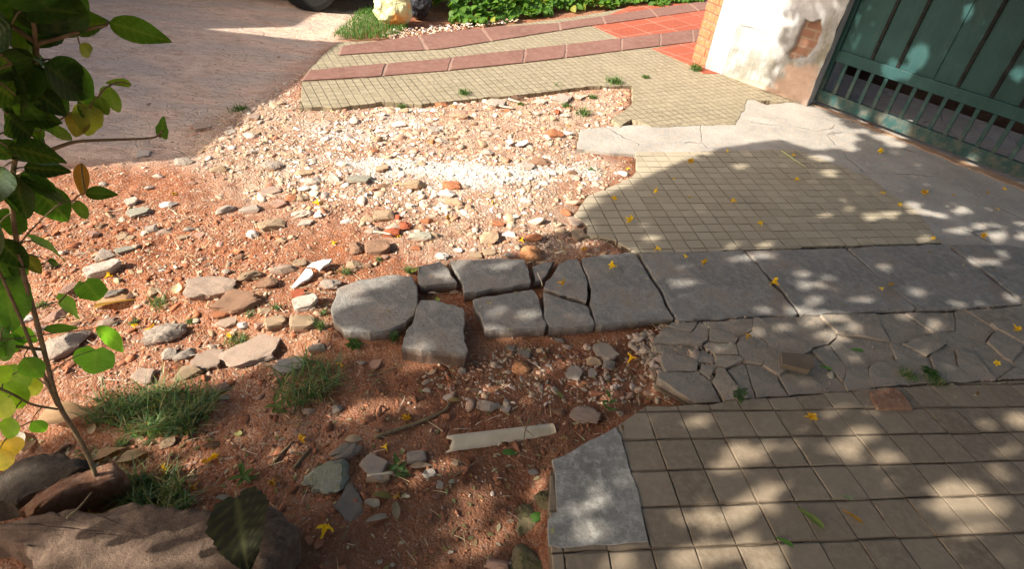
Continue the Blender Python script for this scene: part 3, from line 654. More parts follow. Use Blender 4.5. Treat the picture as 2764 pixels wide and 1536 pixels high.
STN = {2: [(1170, 770, 150, 60, 'grey', 'f'), (760, 790, 110, 50, 'terracotta', 'c'), (850, 798, 60, 40, 'orange', 'c'), (890, 870, 130, 60, 'tan', 'c'), (430, 930, 110, 60, 'white', 'c'), (690, 970, 120, 50, 'grey', 'f'), (760, 1060, 110, 60, 'pale grey', 'c'), (680, 1060, 60, 60, 'orange', 'c'), (1100, 1000, 85, 42, 'pale grey', 'c'), (1600, 1000, 150, 90, 'terracotta', 'c'), (1710, 1000, 80, 50, 'white', 'c'), (1550, 1025, 60, 40, 'white', 'c'), (1620, 840, 60, 50, 'red', 'c'), (1660, 740, 150, 70, 'grey', 'f'), (1790, 725, 80, 40, 'pale grey', 'f'), (1440, 700, 130, 50, 'pale grey', 'f'), (1400, 840, 80, 50, 'tan', 'c'), (1500, 760, 110, 45, 'pale grey', 'f'), (1500, 1215, 190, 80, 'brown', 'c'), (1400, 1250, 120, 50, 'pale grey', 'f'), (1740, 1290, 90, 60, 'brown', 'c'), (540, 1385, 240, 90, 'tan', 'c'), (820, 1390, 160, 95, 'terracotta', 'b'), (945, 1400, 80, 50, 'grey', 'c'), (310, 1260, 110, 45, 'tan', 'f'), (130, 1345, 190, 60, 'greenish grey', 'f'), (605, 1225, 80, 50, 'tan', 'c'), (300, 1405, 120, 60, 'brown', 'c'), (340, 760, 90, 60, 'tan', 'c'), (540, 1140, 80, 45, 'pale grey', 'c'), (1100, 1140, 90, 60, 'pale grey', 'c'), (920, 1100, 80, 45, 'brown', 'c'), (540, 930, 70, 45, 'white', 'c'), (280, 985, 80, 40, 'white', 'c'), (620, 830, 90, 50, 'white', 'c'), (700, 830, 60, 40, 'white', 'c'), (1480, 850, 70, 50, 'pale grey', 'c'), (1690, 870, 90, 45, 'pale grey', 'c'), (1870, 605, 40, 30, 'white', 'c'), (1340, 740, 130, 55, 'dark brown', 'c'), (250, 1130, 70, 40, 'terracotta', 'c'), (1000, 920, 60, 40, 'tan', 'c'), (1250, 830, 70, 35, 'terracotta', 'c'), (840, 1040, 60, 40, 'brown', 'c'), (480, 800, 60, 35, 'pale grey', 'c'), (1950, 640, 110, 40, 'brownish grey', 'f'), (1590, 1300, 70, 40, 'white', 'c'), (1880, 1290, 60, 30, 'white', 'c'), (960, 190, 50, 40, 'pink', 'c'), (1070, 190, 70, 35, 'pink', 'f'), (520, 215, 60, 35, 'white', 'c'), (630, 225, 50, 30, 'white', 'c'), (430, 250, 60, 30, 'white', 'c')],  # the dark brown stone by the sticks stands in for a dark hole
 1: [(1085, 1150, 120, 60, 'pale grey', 'f'), (1380, 1210, 150, 100, 'grey', 'r'), (1650, 1270, 130, 70, 'tan', 'c'), (2060, 1230, 180, 120, 'grey', 'r'), (2280, 1300, 150, 80, 'tan', 'c'), (2370, 1350, 150, 100, 'pale grey', 'c'), (2520, 1340, 100, 110, 'pale grey', 'c'), (1190, 1320, 80, 45, 'pale grey', 'c'), (775, 1380, 50, 50, 'pale grey', 'c'), (1130, 1410, 80, 40, 'pale grey', 'c'), (1530, 950, 170, 55, 'brownish grey', 'f'), (1740, 990, 90, 40, 'grey', 'f'), (1930, 1000, 110, 40, 'tan', 'f'), (1900, 1140, 90, 40, 'pale grey', 'c'), (2290, 1415, 100, 60, 'white', 'c'), (1920, 880, 100, 40, 'brownish grey', 'f'), (1450, 1370, 70, 40, 'pink', 'c'), (2190, 1180, 70, 40, 'tan', 'c')],
 4: [(1000, 85, 90, 80, 'pale grey', 'b'), (1045, 165, 180, 60, 'greenish grey', 'f'), (1270, 108, 130, 55, 'white', 'c'), (1700, 140, 170, 80, 'pale grey', 'c'), (1890, 140, 170, 85, 'grey', 'c'), (2040, 12, 160, 60, 'brownish grey', 'f'), (2190, 55, 85, 70, 'terracotta', 'c'), (2285, 55, 90, 75, 'tan', 'c'), (2100, 95, 140, 60, 'pink', 'f'), (2055, 260, 200, 120, 'tan', 'b'), (1905, 320, 90, 100, 'white', 'c'), (2290, 165, 180, 100, 'pale grey', 'r'), (2395, 180, 60, 80, 'white', 'c'), (2310, 245, 130, 40, 'pale grey', 'f'), (1145, 285, 90, 75, 'grey', 'b'), (1240, 305, 110, 65, 'brownish grey', 'c'), (1430, 290, 90, 50, 'grey', 'c'), (710, 320, 95, 70, 'pink', 'c'), (770, 262, 70, 45, 'brown', 'c'), (920, 350, 85, 40, 'tan', 'f'), (980, 362, 80, 30, 'tan', 'f'), (1380, 357, 90, 30, 'tan', 'f'), (1510, 338, 90, 45, 'pink', 'f'), (790, 480, 140, 110, 'grey', 'c'), (960, 450, 170, 45, 'greenish grey', 'f'), (790, 595, 250, 110, 'pale grey', 'b'), (1228, 602, 60, 35, 'white', 'c'), (395, 560, 110, 65, 'dark brown', 'c'), (1705, 610, 65, 60, 'pale grey', 'r'), (1890, 635, 220, 105, 'tan', 'c'), (2010, 690, 180, 120, 'brown', 'c'), (2140, 590, 200, 85, 'brownish grey', 'c'), (1590, 715, 390, 150, 'brownish grey', 'f'), (1780, 825, 370, 140, 'brown', 'f'), (2310, 840, 190, 140, 'pale grey', 'b'), (2490, 695, 170, 110, 'grey', 'c'), (2250, 775, 110, 70, 'red', 'f'), (2080, 985, 160, 110, 'tan', 'b'), (1720, 990, 150, 75, 'brownish grey', 'f'), (1690, 930, 160, 45, 'terracotta', 'f'), (1250, 1060, 340, 180, 'grey', 'r'), (800, 1000, 170, 85, 'brownish grey', 'c'), (490, 1150, 400, 180, 'grey', 'c'), (430, 940, 180, 90, 'pink', 'c'), (1900, 1205, 480, 180, 'brownish grey', 'f'), (1560, 1265, 260, 140, 'brownish grey', 'f'), (1400, 1225, 180, 110, 'grey', 'c'), (1270, 1225, 120, 120, 'grey', 'c'), (1410, 1370, 210, 100, 'tan', 'c'), (1090, 1385, 180, 130, 'brownish grey', 'f'), (2190, 1315, 260, 110, 'bluish grey', 'f'), (2280, 985, 180, 140, 'tan', 'b'), (2000, 900, 120, 80, 'tan', 'c'), (2400, 1185, 150, 90, 'dark grey', 'c'), (1960, 1010, 90, 80, 'pink', 'c'), (1840, 1010, 90, 80, 'white', 'c'), (530, 720, 160, 70, 'pink', 'c'), (870, 770, 170, 80, 'dark grey', 'c'), (1000, 790, 90, 60, 'dark brown', 'c'), (600, 480, 80, 40, 'pink', 'c'), (700, 450, 60, 40, 'brown', 'c'), (1560, 560, 60, 40, 'brown', 'c'), (1110, 660, 90, 40, 'terracotta', 'c'), (330, 1050, 120, 50, 'brownish grey', 'c'), (200, 965, 90, 60, 'white', 'c'), (560, 1010, 80, 50, 'brown', 'c'), (1160, 760, 110, 90, 'tan', 'c'), (2120, 370, 90, 60, 'tan', 'c'), (1650, 440, 90, 45, 'terracotta', 'c'), (1810, 500, 110, 60, 'brown', 'c'), (2260, 545, 110, 50, 'tan', 'f')],
 5: [(315, 180, 170, 110, 'tan', 'b'), (190, 212, 105, 85, 'tan', 'c'), (615, 80, 70, 110, 'white', 'f'), (790, 20, 150, 65, 'white', 'c'), (845, 90, 150, 75, 'tan', 'c'), (590, 335, 190, 110, 'greenish grey', 'c'), (1100, 350, 165, 120, 'tan', 'c'), (640, 225, 130, 75, 'terracotta', 'c'), (275, 420, 190, 140, 'brown', 'b'), (235, 300, 135, 80, 'brownish grey', 'c'), (110, 420, 120, 130, 'brown', 'c'), (755, 490, 110, 75, 'white', 'c'), (880, 450, 85, 45, 'white', 'c'), (325, 500, 55, 50, 'pink', 'r'), (1390, 70, 95, 75, 'white', 'c'), (1265, 330, 110, 60, 'white', 'c'), (1440, 355, 150, 70, 'terracotta', 'c'), (1270, 492, 100, 50, 'grey', 'c'), (1690, 165, 90, 70, 'terracotta', 'c'), (1770, 235, 170, 80, 'brownish grey', 'f'), (110, 560, 150, 100, 'tan', 'c'), (845, 768, 85, 50, 'brownish grey', 'r'), (40, 230, 100, 60, 'white', 'c'), (690, 330, 100, 90, 'tan', 'c'), (900, 310, 90, 60, 'tan', 'c'), (480, 260, 100, 90, 'red', 'c'), (380, 310, 150, 90, 'red', 'c'), (1000, 495, 120, 40, 'tan', 'f'), (1110, 470, 120, 45, 'tan', 'f'), (430, 200, 60, 70, 'red', 'c'), (1180, 250, 110, 40, 'terracotta', 'f'), (560, 430, 80, 60, 'terracotta', 'c'), (1780, 330, 150, 90, 'tan', 'f'), (1660, 330, 110, 60, 'pink', 'f'), (200, 560, 70, 60, 'brown', 'c'), (930, 20, 60, 40, 'pale grey', 'c'), (1100, 45, 80, 40, 'tan', 'c'), (1000, 150, 70, 40, 'tan', 'c'), (520, 110, 80, 50, 'white', 'c'), (1300, 200, 80, 40, 'white', 'c'), (1380, 170, 60, 40, 'white', 'c'),
     (1990, 1205, 220, 115, 'grey', 'f'), (2300, 1215, 190, 80, 'brownish grey', 'f'), (1890, 1285, 140, 95, 'tan', 'c'), (2010, 1315, 95, 95, 'grey', 'b'), (1750, 1360, 130, 110, 'grey', 'f'), (2390, 1340, 160, 125, 'brownish grey', 'f'), (1380, 1225, 110, 90, 'dark grey', 'c'), (260, 1285, 95, 110, 'pink', 'f'), (150, 1300, 75, 50, 'grey', 'c'), (640, 1290, 60, 40, 'brown', 'c'), (910, 1345, 70, 110, 'grey', 'c'), (1190, 1330, 60, 40, 'grey', 'r'), (1700, 1180, 90, 50, 'brownish grey', 'c'), (1560, 1320, 60, 40, 'grey', 'c'), (1890, 1370, 80, 70, 'grey', 'f'), (2440, 1035, 120, 55, 'tan', 'f'), (2420, 1110, 150, 90, 'tan', 'f'), (1270, 1190, 80, 70, 'dark grey', 'c'), (1640, 1130, 90, 60, 'dark grey', 'c')],
 8: [(1845, 255, 240, 130, 'brownish grey', 'f'), (1110, 180, 190, 120, 'grey', 'c'), (560, 570, 150, 120, 'grey', 'b'), (250, 625, 220, 210, 'grey', 'f'), (1640, 240, 130, 50, 'brown', 'c'), (865, 620, 80, 70, 'tan', 'c'), (30, 520, 260, 170, 'dark grey', 'r'), (60, 880, 240, 260, 'dark grey', 'f'), (1000, 70, 90, 60, 'dark brown', 'c'), (870, 20, 80, 50, 'brown', 'c'), (640, 75, 70, 50, 'grey', 'c'), (1440, 690, 90, 70, 'bluish grey', 'r'), (740, 780, 60, 70, 'grey', 'f'), (640, 730, 60, 40, 'grey', 'c'), (1830, 70, 65, 40, 'pale grey', 'r'), (380, 1395, 50, 40, 'pale grey', 'r'), (290, 1370, 50, 40, 'grey', 'c'), (820, 1300, 50, 35, 'grey', 'c'), (2100, 250, 70, 60, 'pale grey', 'r'), (1240, 200, 70, 90, 'grey', 'f'), (1170, 1390, 190, 90, 'pink', 'c'), (660, 700, 120, 60, 'pale grey', 'f'), (280, 740, 200, 50, 'tan', 'f')],
 7: [(2330, 230, 110, 60, 'brownish grey', 'c'), (1950, 130, 90, 50, 'pink', 'c'), (960, 400, 60, 40, 'tan', 'c'), (1650, 60, 160, 70, 'pink', 'c'), (1260, 470, 130, 90, 'tan', 'c'), (1860, 840, 70, 60, 'grey', 'f'), (2540, 210, 90, 80, 'grey', 'c'), (470, 510, 120, 80, 'brown', 'c')]}
SIZEW = lambda s: 'tiny' if s < .035 else 'small' if s < .06 else 'medium' if s < .10 else 'large'
SHAPEW = {'c': 'angular', 'b': 'blocky', 'f': 'flat', 'r': 'rounded'}
for t, L in STN.items():
    for (x, y, w, h, c, k) in L:
        g = G(t, x, y+h*.25); s = pxw(t, x, y, w, g[2])/2
        vis = pxw(t, x, y, h, g[2]); d = np.linalg.norm(np.array([g[0], g[1], CAMH])); sn = CAMH/d
        hz = .25*s if k == 'f' else min(max(.42*s, vis*.33), s*.8)
        dep = max(.55*s, min(1.15*s, (vis*.5-hz*.75*math.sqrt(max(0, 1-sn*sn)))/sn)) if k != 'f' else max(.5*s, min(1.3*s, vis*.5/sn))
        o = bpy.data.objects.new('rubble_stone', random.choice(SH[k])); COL.objects.link(o)
        az = math.atan2(g[1], g[0])-math.pi/2; cc = COLS[c]; q = random.uniform(.88, 1.1)
        o.rotation_euler = (random.uniform(-.1, .1), random.uniform(-.1, .1), az+random.uniform(-.15, .15)+random.choice((0, math.pi)))
        o.scale = (s, dep, hz); o.location = (g[0], g[1], g[2]+hz*(.28 if k != 'f' else .30)); o.color = (cc[0]*q, cc[1]*q, cc[2]*q, 1)
        tag(o, None, 'stone', 'stones lying in the rubble and dirt'); o['_c'] = c; o['_k'] = SHAPEW[k]+' stone'; o['_s'] = s*2
# ------------------------------------------------------------------ GRAVEL, LIME BITS, STRAW (uncountable)
def scatter(pl, n, seed, jit=.05):
    r = np.random.default_rng(seed); lo, hi = pl.min(0), pl.max(0); out = []
    while sum(map(len, out)) < n:
        q = r.uniform(lo, hi, (n, 2)); q = q[(sdf(pl, q[:, 0], q[:, 1])+jit*fbm(q[:, 0], q[:, 1], 4, 2, seed)) < 0]; out.append(q)
    return np.concatenate(out)[:n]
def gravel(name, label, items):
    """items: (xy, size array, colour array, flat)"""
    Vs, Fs, Ts = [], [], []; off = 0
    sets = [(I1, [cutstone(I1, rng, 4, 0, .10) for _ in range(24)]), (I2, [cutstone(I2, rng, 9, 0, .06) for _ in range(40)])]
    split = []
    for xy, sz, cl, flat, zoff in items:
        bg_ = sz > .0065
        for w_, st_ in ((~bg_, sets[0]), (bg_, sets[1])):
            if w_.any(): split.append((xy[w_], sz[w_], cl[w_], flat, zoff, st_))
    for xy, sz, cl, flat, zoff, ((base, fc), vars_) in split:
        m = len(base)
        n = len(xy); z = hfun(xy[:, 0], xy[:, 1]); B = np.stack([vars_[i] for i in rng.integers(0, len(vars_), n)])
        B = B*np.stack([rng.uniform(.8, 1.6, n), rng.uniform(.55, 1.1, n), rng.uniform(.30, .85, n)*flat], -1)[:, None]*sz[:, None, None]
        a = rng.uniform(0, 6.28, n); c, s = np.cos(a)[:, None], np.sin(a)[:, None]
        x = B[..., 0]*c-B[..., 1]*s; y = B[..., 0]*s+B[..., 1]*c; tl = rng.uniform(-.4, .4, n)[:, None]
        V = np.stack([x+xy[:, :1], y+xy[:, 1:], B[..., 2]+x*tl+(z+sz*.02*flat+zoff)[:, None]], -1).reshape(-1, 3)
        Vs.append(V); Fs.append((fc[None]+(np.arange(n)*m)[:, None, None]).reshape(-1, 3)+off); off += n*m
        Ts.append(np.repeat(cl, m, 0))
    return tag(mk(name, np.concatenate(Vs), np.concatenate(Fs), MT['gravel'], tint=np.concatenate(Ts)), label, kind='stuff')
def pick(n, names, w, jit=.12):
    w = np.array(w, float)/sum(w); k = rng.choice(len(names), n, p=w); c = np.array([COLS[q] for q in names])[k]
    if 'white' not in names[:1] and n != 520: c = c*.66+np.array([.47, .345, .25])*.34
    return c*rng.uniform(1-jit, 1+jit, (n, 1))*rng.uniform(.95, 1.05, (n, 3))
def psize(n, lo, hi, p=2.2): return lo*(1-rng.random(n)*(1-(lo/hi)**p))**(-1/p)
RUBC = (('tan', 'pale grey', 'terracotta', 'orange', 'brown', 'white', 'pink', 'grey', 'red'), (7, 3.5, 2, 1.2, 3, 1.6, 2.5, 2.5, .8))
core = pal; items = []
p1 = scatter(Z_RUB, 5200, 1); items.append((p1, psize(len(p1), .0028, .022), pick(len(p1), *RUBC), .8, 0))
p1 = p1[sdf(Z_LIME, p1[:, 0], p1[:, 1]) > -.012]; items.clear(); items.append((p1, psize(len(p1), .0025, .014), pick(len(p1), *RUBC), .8, 0))
p2 = scatter(core, 9000, 2, .15); p2 = p2[sdf(Z_LIME, p2[:, 0], p2[:, 1]) > -.015]; items.append((p2, psize(len(p2), .0035, .032, 1.9), pick(len(p2), ('tan', 'pale grey', 'terracotta', 'orange', 'brown', 'white', 'pink', 'grey', 'red'), (9, 5, 1.6, 1.2, 3, 2.4, 3.5, 3, .8)), .8, 0))
near_lime = poly(2, [(-700, 1020), (0, 880), (600, 800), (760, 960), (300, 1120), (1300, 1180), (1950, 1220), (1980, 1340), (1500, 1420), (1250, 1560), (800, 1640), (300, 1560), (-300, 1420), (-620, 1240)])
p3 = scatter(near_lime, 1700, 3, .12); items.append((p3, psize(len(p3), .004, .018, 2.0), pick(len(p3), ('white', 'pale grey', 'tan'), (5, 3, 1)), .9, 0))
p4 = scatter(Z_LIME, 700, 4, .05); items.append((p4, psize(len(p4), .002, .008), pick(len(p4), ('white', 'pale grey'), (6, 1)), .8, .001))
leftd = poly(0, [(0, 600), (300, 480), (700, 560), (850, 700), (830, 850), (620, 960), (300, 950), (0, 960)])
p5 = scatter(leftd, 1900, 5, .1); items.append((p5, psize(len(p5), .003, .018, 2.3), pick(len(p5), ('tan', 'terracotta', 'brown', 'pink', 'grey', 'brownish grey'), (3, 3, 3, 2, 1, 2)), .8, 0))
soil = poly(0, [(1000, 880), (1230, 850), (1690, 815), (1700, 1010), (1480, 1110), (1384, 1190), (1390, 1560), (760, 1560), (560, 1250), (300, 1230), (300, 1060), (700, 950)])
p6 = scatter(soil, 1500, 6, .05); items.append((p6, psize(len(p6), .0018, .008, 2.2), pick(len(p6), ('brownish grey', 'grey', 'brown', 'terracotta', 'dark brown', 'pink'), (3, 2, 4, 3, 2, 1)), .7, 0))
front = poly(0, [(1060, 905), (1230, 860), (1690, 815), (1720, 1000), (1500, 980), (1200, 1000)])
p7 = scatter(front, 620, 7, .03); items.append((p7, psize(len(p7), .004, .019, 2.1), pick(len(p7), ('brownish grey', 'grey', 'brown', 'dark grey', 'tan'), (4, 4, 3, 2, 1)), .8, 0))
edge = poly(2, [(300, 265), (420, 215), (1000, 175), (1300, 130), (1330, 160), (1000, 205), (620, 270), (380, 300)])
p8 = scatter(edge, 330, 8, .04); items.append((p8, psize(len(p8), .006, .022), pick(len(p8), ('pale grey', 'white', 'tan', 'pink'), (3, 2, 3, 2)), .8, .03))
p9 = scatter(poly(1, [(1300, 1000), (1500, 850), (1800, 760), (2150, 560), (2400, 420), (2560, 330), (2576, 480), (2280, 640), (2240, 830), (2000, 980), (1500, 1120)]), 1500, 9, .05); items.append((p9, psize(len(p9), .004, .016), pick(len(p9), ('tan', 'pale grey', 'pink', 'brownish grey'), (3, 2, 2, 2)), .6, 0))
p10 = scatter(Z_CRACK, 420, 10); items.append((p10, psize(len(p10), .002, .008), pick(len(p10), ('grey', 'brownish grey', 'tan'), (3, 3, 1)), .7, .030))
mid = poly(5, [(1440, 560), (1400, 440), (1640, 300), (1830, 230), (1860, 330), (2060, 380), (2080, 470), (1800, 500)])
p11 = scatter(mid, 420, 11, .02); items.append((p11, psize(len(p11), .003, .016), pick(len(p11), ('tan', 'brownish grey', 'terracotta', 'grey'), (3, 3, 2, 2)), .7, 0))
p12 = scatter(poly(0, [(-300, 460), (480, 390), (640, 240), (840, 100), (300, 40), (-600, 100)]), 260, 12, .05); items.append((p12, psize(len(p12), .004, .016), pick(len(p12), ('brown', 'grey', 'dark brown'), (2, 2, 1)), .5, 0))
p14 = scatter(poly(6, [(-420, 1060), (0, 985), (420, 985), (520, 1150), (480, 1430), (100, 1440), (-150, 1400)]), 950, 14, .03); items.append((p14, psize(len(p14), .004, .026, 1.8), pick(len(p14), ('brownish grey', 'grey', 'dark grey', 'tan'), (4, 4, 3, 1)), .6, .028))
p15 = scatter(poly(6, [(900, 1330), (2576, 1230), (2576, 1440), (900, 1440)]), 420, 15, .02); items.append((p15, psize(len(p15), .003, .016, 1.9), pick(len(p15), ('brownish grey', 'grey', 'dark grey', 'brown'), (4, 4, 3, 2)), .6, .030))
p13 = scatter(Z_SLAB, 900, 13, .01); items.append((p13, psize(len(p13), .002, .009), pick(len(p13), ('brownish grey', 'grey', 'dark brown', 'brown'), (3, 2, 3, 3)), .8, .004))
p16 = scatter(soil, 900, 16, .05); items.append((p16, psize(len(p16), .004, .020, 2.1), np.array([(.20, .085, .048)])*rng.uniform(.7, 1.5, (len(p16), 1)), .8, 0))
p17 = scatter(leftd, 900, 17, .05); items.append((p17, psize(len(p17), .004, .020, 2.1), np.array([(.30, .11, .055)])*rng.uniform(.7, 1.4, (len(p17), 1)), .8, 0))
gravel('gravel', 'loose gravel and crumbs of brick and lime', items)

def blades(name, label, xy, z0, hmin, hmax, wid, cols, mat, lean=.6, kind='stuff', cat=None, group=None, flatten=False, curl=.5):
    n = len(xy); a = rng.uniform(0, 6.28, n); h = rng.uniform(hmin, hmax, n); L = rng.uniform(.15, 1, n)*lean
    dx, dy = np.cos(a), np.sin(a); V = np.zeros((n, 7, 3)); w = wid*rng.uniform(.6, 1.2, n)
    for k, f in enumerate((0, .4, .75, 1.0)):
        up = h*f*(1-curl*f*L*.6); out = h*L*f*f*1.1
        if flatten: up = h*.02+.004*np.sin(f*3)*rng.random(n); out = h*f
        cx, cy, cz = xy[:, 0]+dx*out, xy[:, 1]+dy*out, z0+up
        ww = w*(1, .9, .6, 0)[k]/2
        if k < 3: V[:, 2*k] = np.stack([cx-dy*ww, cy+dx*ww, cz], -1); V[:, 2*k+1] = np.stack([cx+dy*ww, cy-dx*ww, cz+w*.15], -1)
        else: V[:, 6] = np.stack([cx, cy, cz], -1)
    f = np.array([[0, 1, 3], [0, 3, 2], [2, 3, 5], [2, 5, 4], [4, 5, 6]]); Fc = (f[None]+(np.arange(n)*7)[:, None, None]).reshape(-1, 3)
    c = np.array(cols)[rng.integers(0, len(cols), n)]*rng.uniform(.75, 1.2, (n, 1))
    o = mk(name, V.reshape(-1, 3), Fc, mat, tint=np.repeat(c, 7, 0), rib=np.zeros(n*7)); return tag(o, label, cat, group, kind)
STRAWC = [(.50, .38, .22), (.60, .50, .34), (.36, .24, .14), (.66, .58, .46)]
st = np.concatenate([scatter(poly(1, [(1400, 900), (1800, 750), (2200, 800), (2576, 900), (2300, 1250), (1500, 1300), (1200, 1120)]), 420, 31), scatter(Z_RUB, 700, 32), scatter(leftd, 420, 33), scatter(soil, 130, 34), scatter(mid, 60, 35)])
blades('dry_straw', 'dry straw and fine stalks strewn over the dirt', st, hfun(st[:, 0], st[:, 1])+.006, .02, .075, .0022, STRAWC, MT['straw'], flatten=True)

# ------------------------------------------------------------------ GRASS
GC = [(.075, .15, .05), (.11, .21, .06), (.10, .18, .11), (.13, .20, .07), (.20, .21, .09), (.30, .26, .13)]
gm = scatter(poly(7, [(690, 110), (800, 60), (1100, 20), (1400, 10), (1560, 60), (1540, 200), (1300, 270), (900, 270), (720, 220)]), 1050, 41, .09)
gm2 = scatter(poly(7, [(820, 300), (1200, 240), (1500, 230), (1480, 330), (1100, 370), (900, 400)]), 260, 42, .03)
gm3 = scatter(poly(0, [(690, 925), (760, 890), (840, 880), (850, 930), (800, 970), (740, 1000), (690, 990)]), 300, 43, .07)
gm4 = scatter(poly(0, [(300, 1180), (430, 1170), (470, 1230), (440, 1290), (330, 1290)]), 520, 44, .02)
ga = np.concatenate([gm, gm2, gm3, gm4])
blades('grass', 'short green grass growing on the dirt', ga, hfun(ga[:, 0], ga[:, 1]), .018, .085, .0042, GC, MT['grass'], 1.5)
vg = scatter(Z_VERGE, 2600, 45, .03); blades('grass', 'bright green grass verge beside the bags', vg, hfun(vg[:, 0], vg[:, 1])+.02, .03, .075, .005, [(.09, .19, .04), (.12, .24, .06), (.07, .15, .04)], MT['grass'], 1.0)
TUFTS = [(2, 130, 800, 90, 60), (2, 460, 800, 80, 50), (2, 780, 755, 160, 55), (2, 920, 690, 110, 50), (2, 2060, 605, 140, 60), (2, 2290, 575, 60, 30), (2, 1815, 840, 110, 80), (2, 1620, 665, 60, 80), (2, 1950, 1150, 90, 50), (2, 1700, 795, 80, 50), (2, 1890, 725, 80, 40), (2, 1880, 1280, 60, 40),
         (3, 100, 505, 100, 70), (1, 1810, 815, 160, 60), (4, 1210, 830, 200, 90), (4, 1010, 990, 90, 50), (4, 1450, 980, 110, 60), (4, 1800, 1120, 220, 90), (4, 2090, 880, 70, 60), (4, 330, 860, 110, 60), (4, 2420, 1010, 70, 120), (4, 2440, 920, 60, 50), (4, 1880, 930, 70, 40), (5, 505, 600, 70, 80), (5, 30, 610, 90, 60), (6, 1700, 1400, 160, 40), (6, 1900, 1420, 200, 60), (7, 2350, 80, 200, 120), (7, 920, 470, 120, 70), (7, 1440, 280, 120, 60), (2, 1350, 780, 60, 40), (5, 280, 520, 60, 40)]
def tuft(t, x, y, w, h, name='grass_tuft', cat='grass tuft'):
    g = surf(t, x, y+h*.3); W = pxw(t, x, y, w, g[2]); n = int(40+110*min(1, W/.12)); far = np.linalg.norm(g[:2])
    q = rng.normal(size=(n, 2))*np.array([W*.19, W*.19]); z = g[2]
    hh = max(.02, min(.09, pxw(t, x, y, h, z)*.85))
    o = blades(name, None, q, np.zeros(n), hh*.5, hh*1.15, .0022+.0006*far, GC if far < 3 else [(.10, .18, .05), (.08, .15, .05), (.14, .20, .07)], MT['grass'], 1.1, 'thing', cat, 'grass tufts in the cracks and dirt')
    o.location = (g[0], g[1], z-.003); o['_c'] = 'green'; o['_k'] = 'grass tuft'; o['_s'] = W
for q in TUFTS: tuft(*q)

# ------------------------------------------------------------------ LEAF SHAPES
def leaf_mesh(L, W, rows=7, fold=.18, curl=.25, tip=1.0, heart=0., wave=0., serr=0., cols=4, lobe=0.):
    """leaf along +Y from the stalk, rib attribute 1 on the veins"""
    V = []; rb = []; F = []; hc = cols//2
    for i in range(rows):
        f = i/(rows-1); w = W*.5*(math.sin(math.pi*min(1, f**.8))**(.75) if f < 1 else 0)*(1-.35*f*tip)+(.0008 if 0 < i < rows-1 else .0004)
        if heart and f < .35: w = W*.5*(.55+.45*math.sin(math.pi*f/.7)) * (1 if i else .45)
        yb = f*L-(heart*L*.12*(1-f/.35) if heart and f < .35 else 0)
        w2 = w*(1+serr*(1 if i % 2 else -1)*.5)*(1+lobe*math.sin(f*16))
        zc = -curl*L*f*f; zz = wave*W*math.sin(f*9)
        for k in range(cols+1):
            u = k/hc-1; au = abs(u); V.append((u*w2, yb*au+f*L*(1-au), zc+fold*w*au**1.3+zz*u*au+(.012*W*math.sin((f*7-au*1.1)*6.28) if cols > 4 else 0)))
            g = (f*7-au*1.1) % 1.0; rb.append(.8 if k == hc else (.55*max(0, 1-abs(g-.5)*5) if cols > 4 else .05*(au < .9)))
    for i in range(rows-1):
        for k in range(cols): a = i*(cols+1)+k; F.append((a, a+1, a+cols+2, a+cols+1))
    return np.array(V), np.array(F), np.array(rb)
def frame(dirv, nrm):
    y = np.array(dirv, float); y /= np.linalg.norm(y); z = np.array(nrm, float); z = z-y*z.dot(y); z /= max(np.linalg.norm(z), 1e-9); return np.stack([np.cross(y, z), y, z], 1)

# ------------------------------------------------------------------ YELLOW FLOWERS
def flower_mesh(k):
    V = []; F = []; n = 20
    for ring, (r, z) in enumerate(((.0025, 0), (.0035, .012), (.0075, .024), (.010, .030))):
        for j in range(n): a = 2*math.pi*j/n; V.append((r*math.cos(a), r*math.sin(a), z))
    for j in range(n):
        a = 2*math.pi*j/n; lob = .5+.5*math.cos(5*a); r = .012+.014*lob**.7; V.append((r*math.cos(a), r*math.sin(a), .031+.004*math.sin(5*a+k)-.008*lob*(k % 3)/2))
    for g in range(4):
        for j in range(n): F.append((g*n+j, g*n+(j+1) % n, (g+1)*n+(j+1) % n, (g+1)*n+j))
    V = np.array(V); wv = np.stack([fbm(V[:, 0]*60+k*7, V[:, 1]*60+V[:, 2]*40, 1.3, 3, 60+k+q_) for q_ in range(3)], 1); V += .007*wv*smooth(.008, .03, V[:, 2:3]); V += .0006*rng.normal(size=V.shape)
    V[:, 1] *= (1, .5, .75, .4, .9, .6)[k]
    me = bpy.data.meshes.new('yellow_flower'); me.from_pydata(V.tolist(), [], F); me.materials.append(MT['petal']); return me
FM = [flower_mesh(k) for k in range(6)]
FLW = [(785, 515), (450, 493), (1120, 550), (1318, 613), (1400, 718), (1465, 627), (1550, 680), (1720, 657), (1760, 664), (1645, 635), (1572, 553), (1698, 457), (1735, 405), (1740, 503), (1657, 490), (1543, 497), (1852, 515), (1915, 575), (2010, 457), (1835, 383), (2265, 516), (2210, 489), (2325, 485), (2400, 497), (2218, 382), (2525, 475), (2487, 487), (2500, 528), (2480, 598), (2350, 606), (1955, 727), (2230, 718), (2207, 731), (2570, 745), (1877, 860), (2545, 822), (2505, 918), (1578, 918), (2035, 1045), (858, 915), (770, 1100), (478, 1083), (958, 1128), (535, 1147), (518, 1158), (502, 1217), (435, 1175), (810, 1362), (340, 830), (368, 834), (585, 845), (375, 1030), (692, 1210), (1018, 1047), (265, 703), (168, 800), (1245, 513), (1578, 430), (2000, 395), (1430, 318), (1003, 1240), (250, 1295), (1000, 600), (848, 612)]
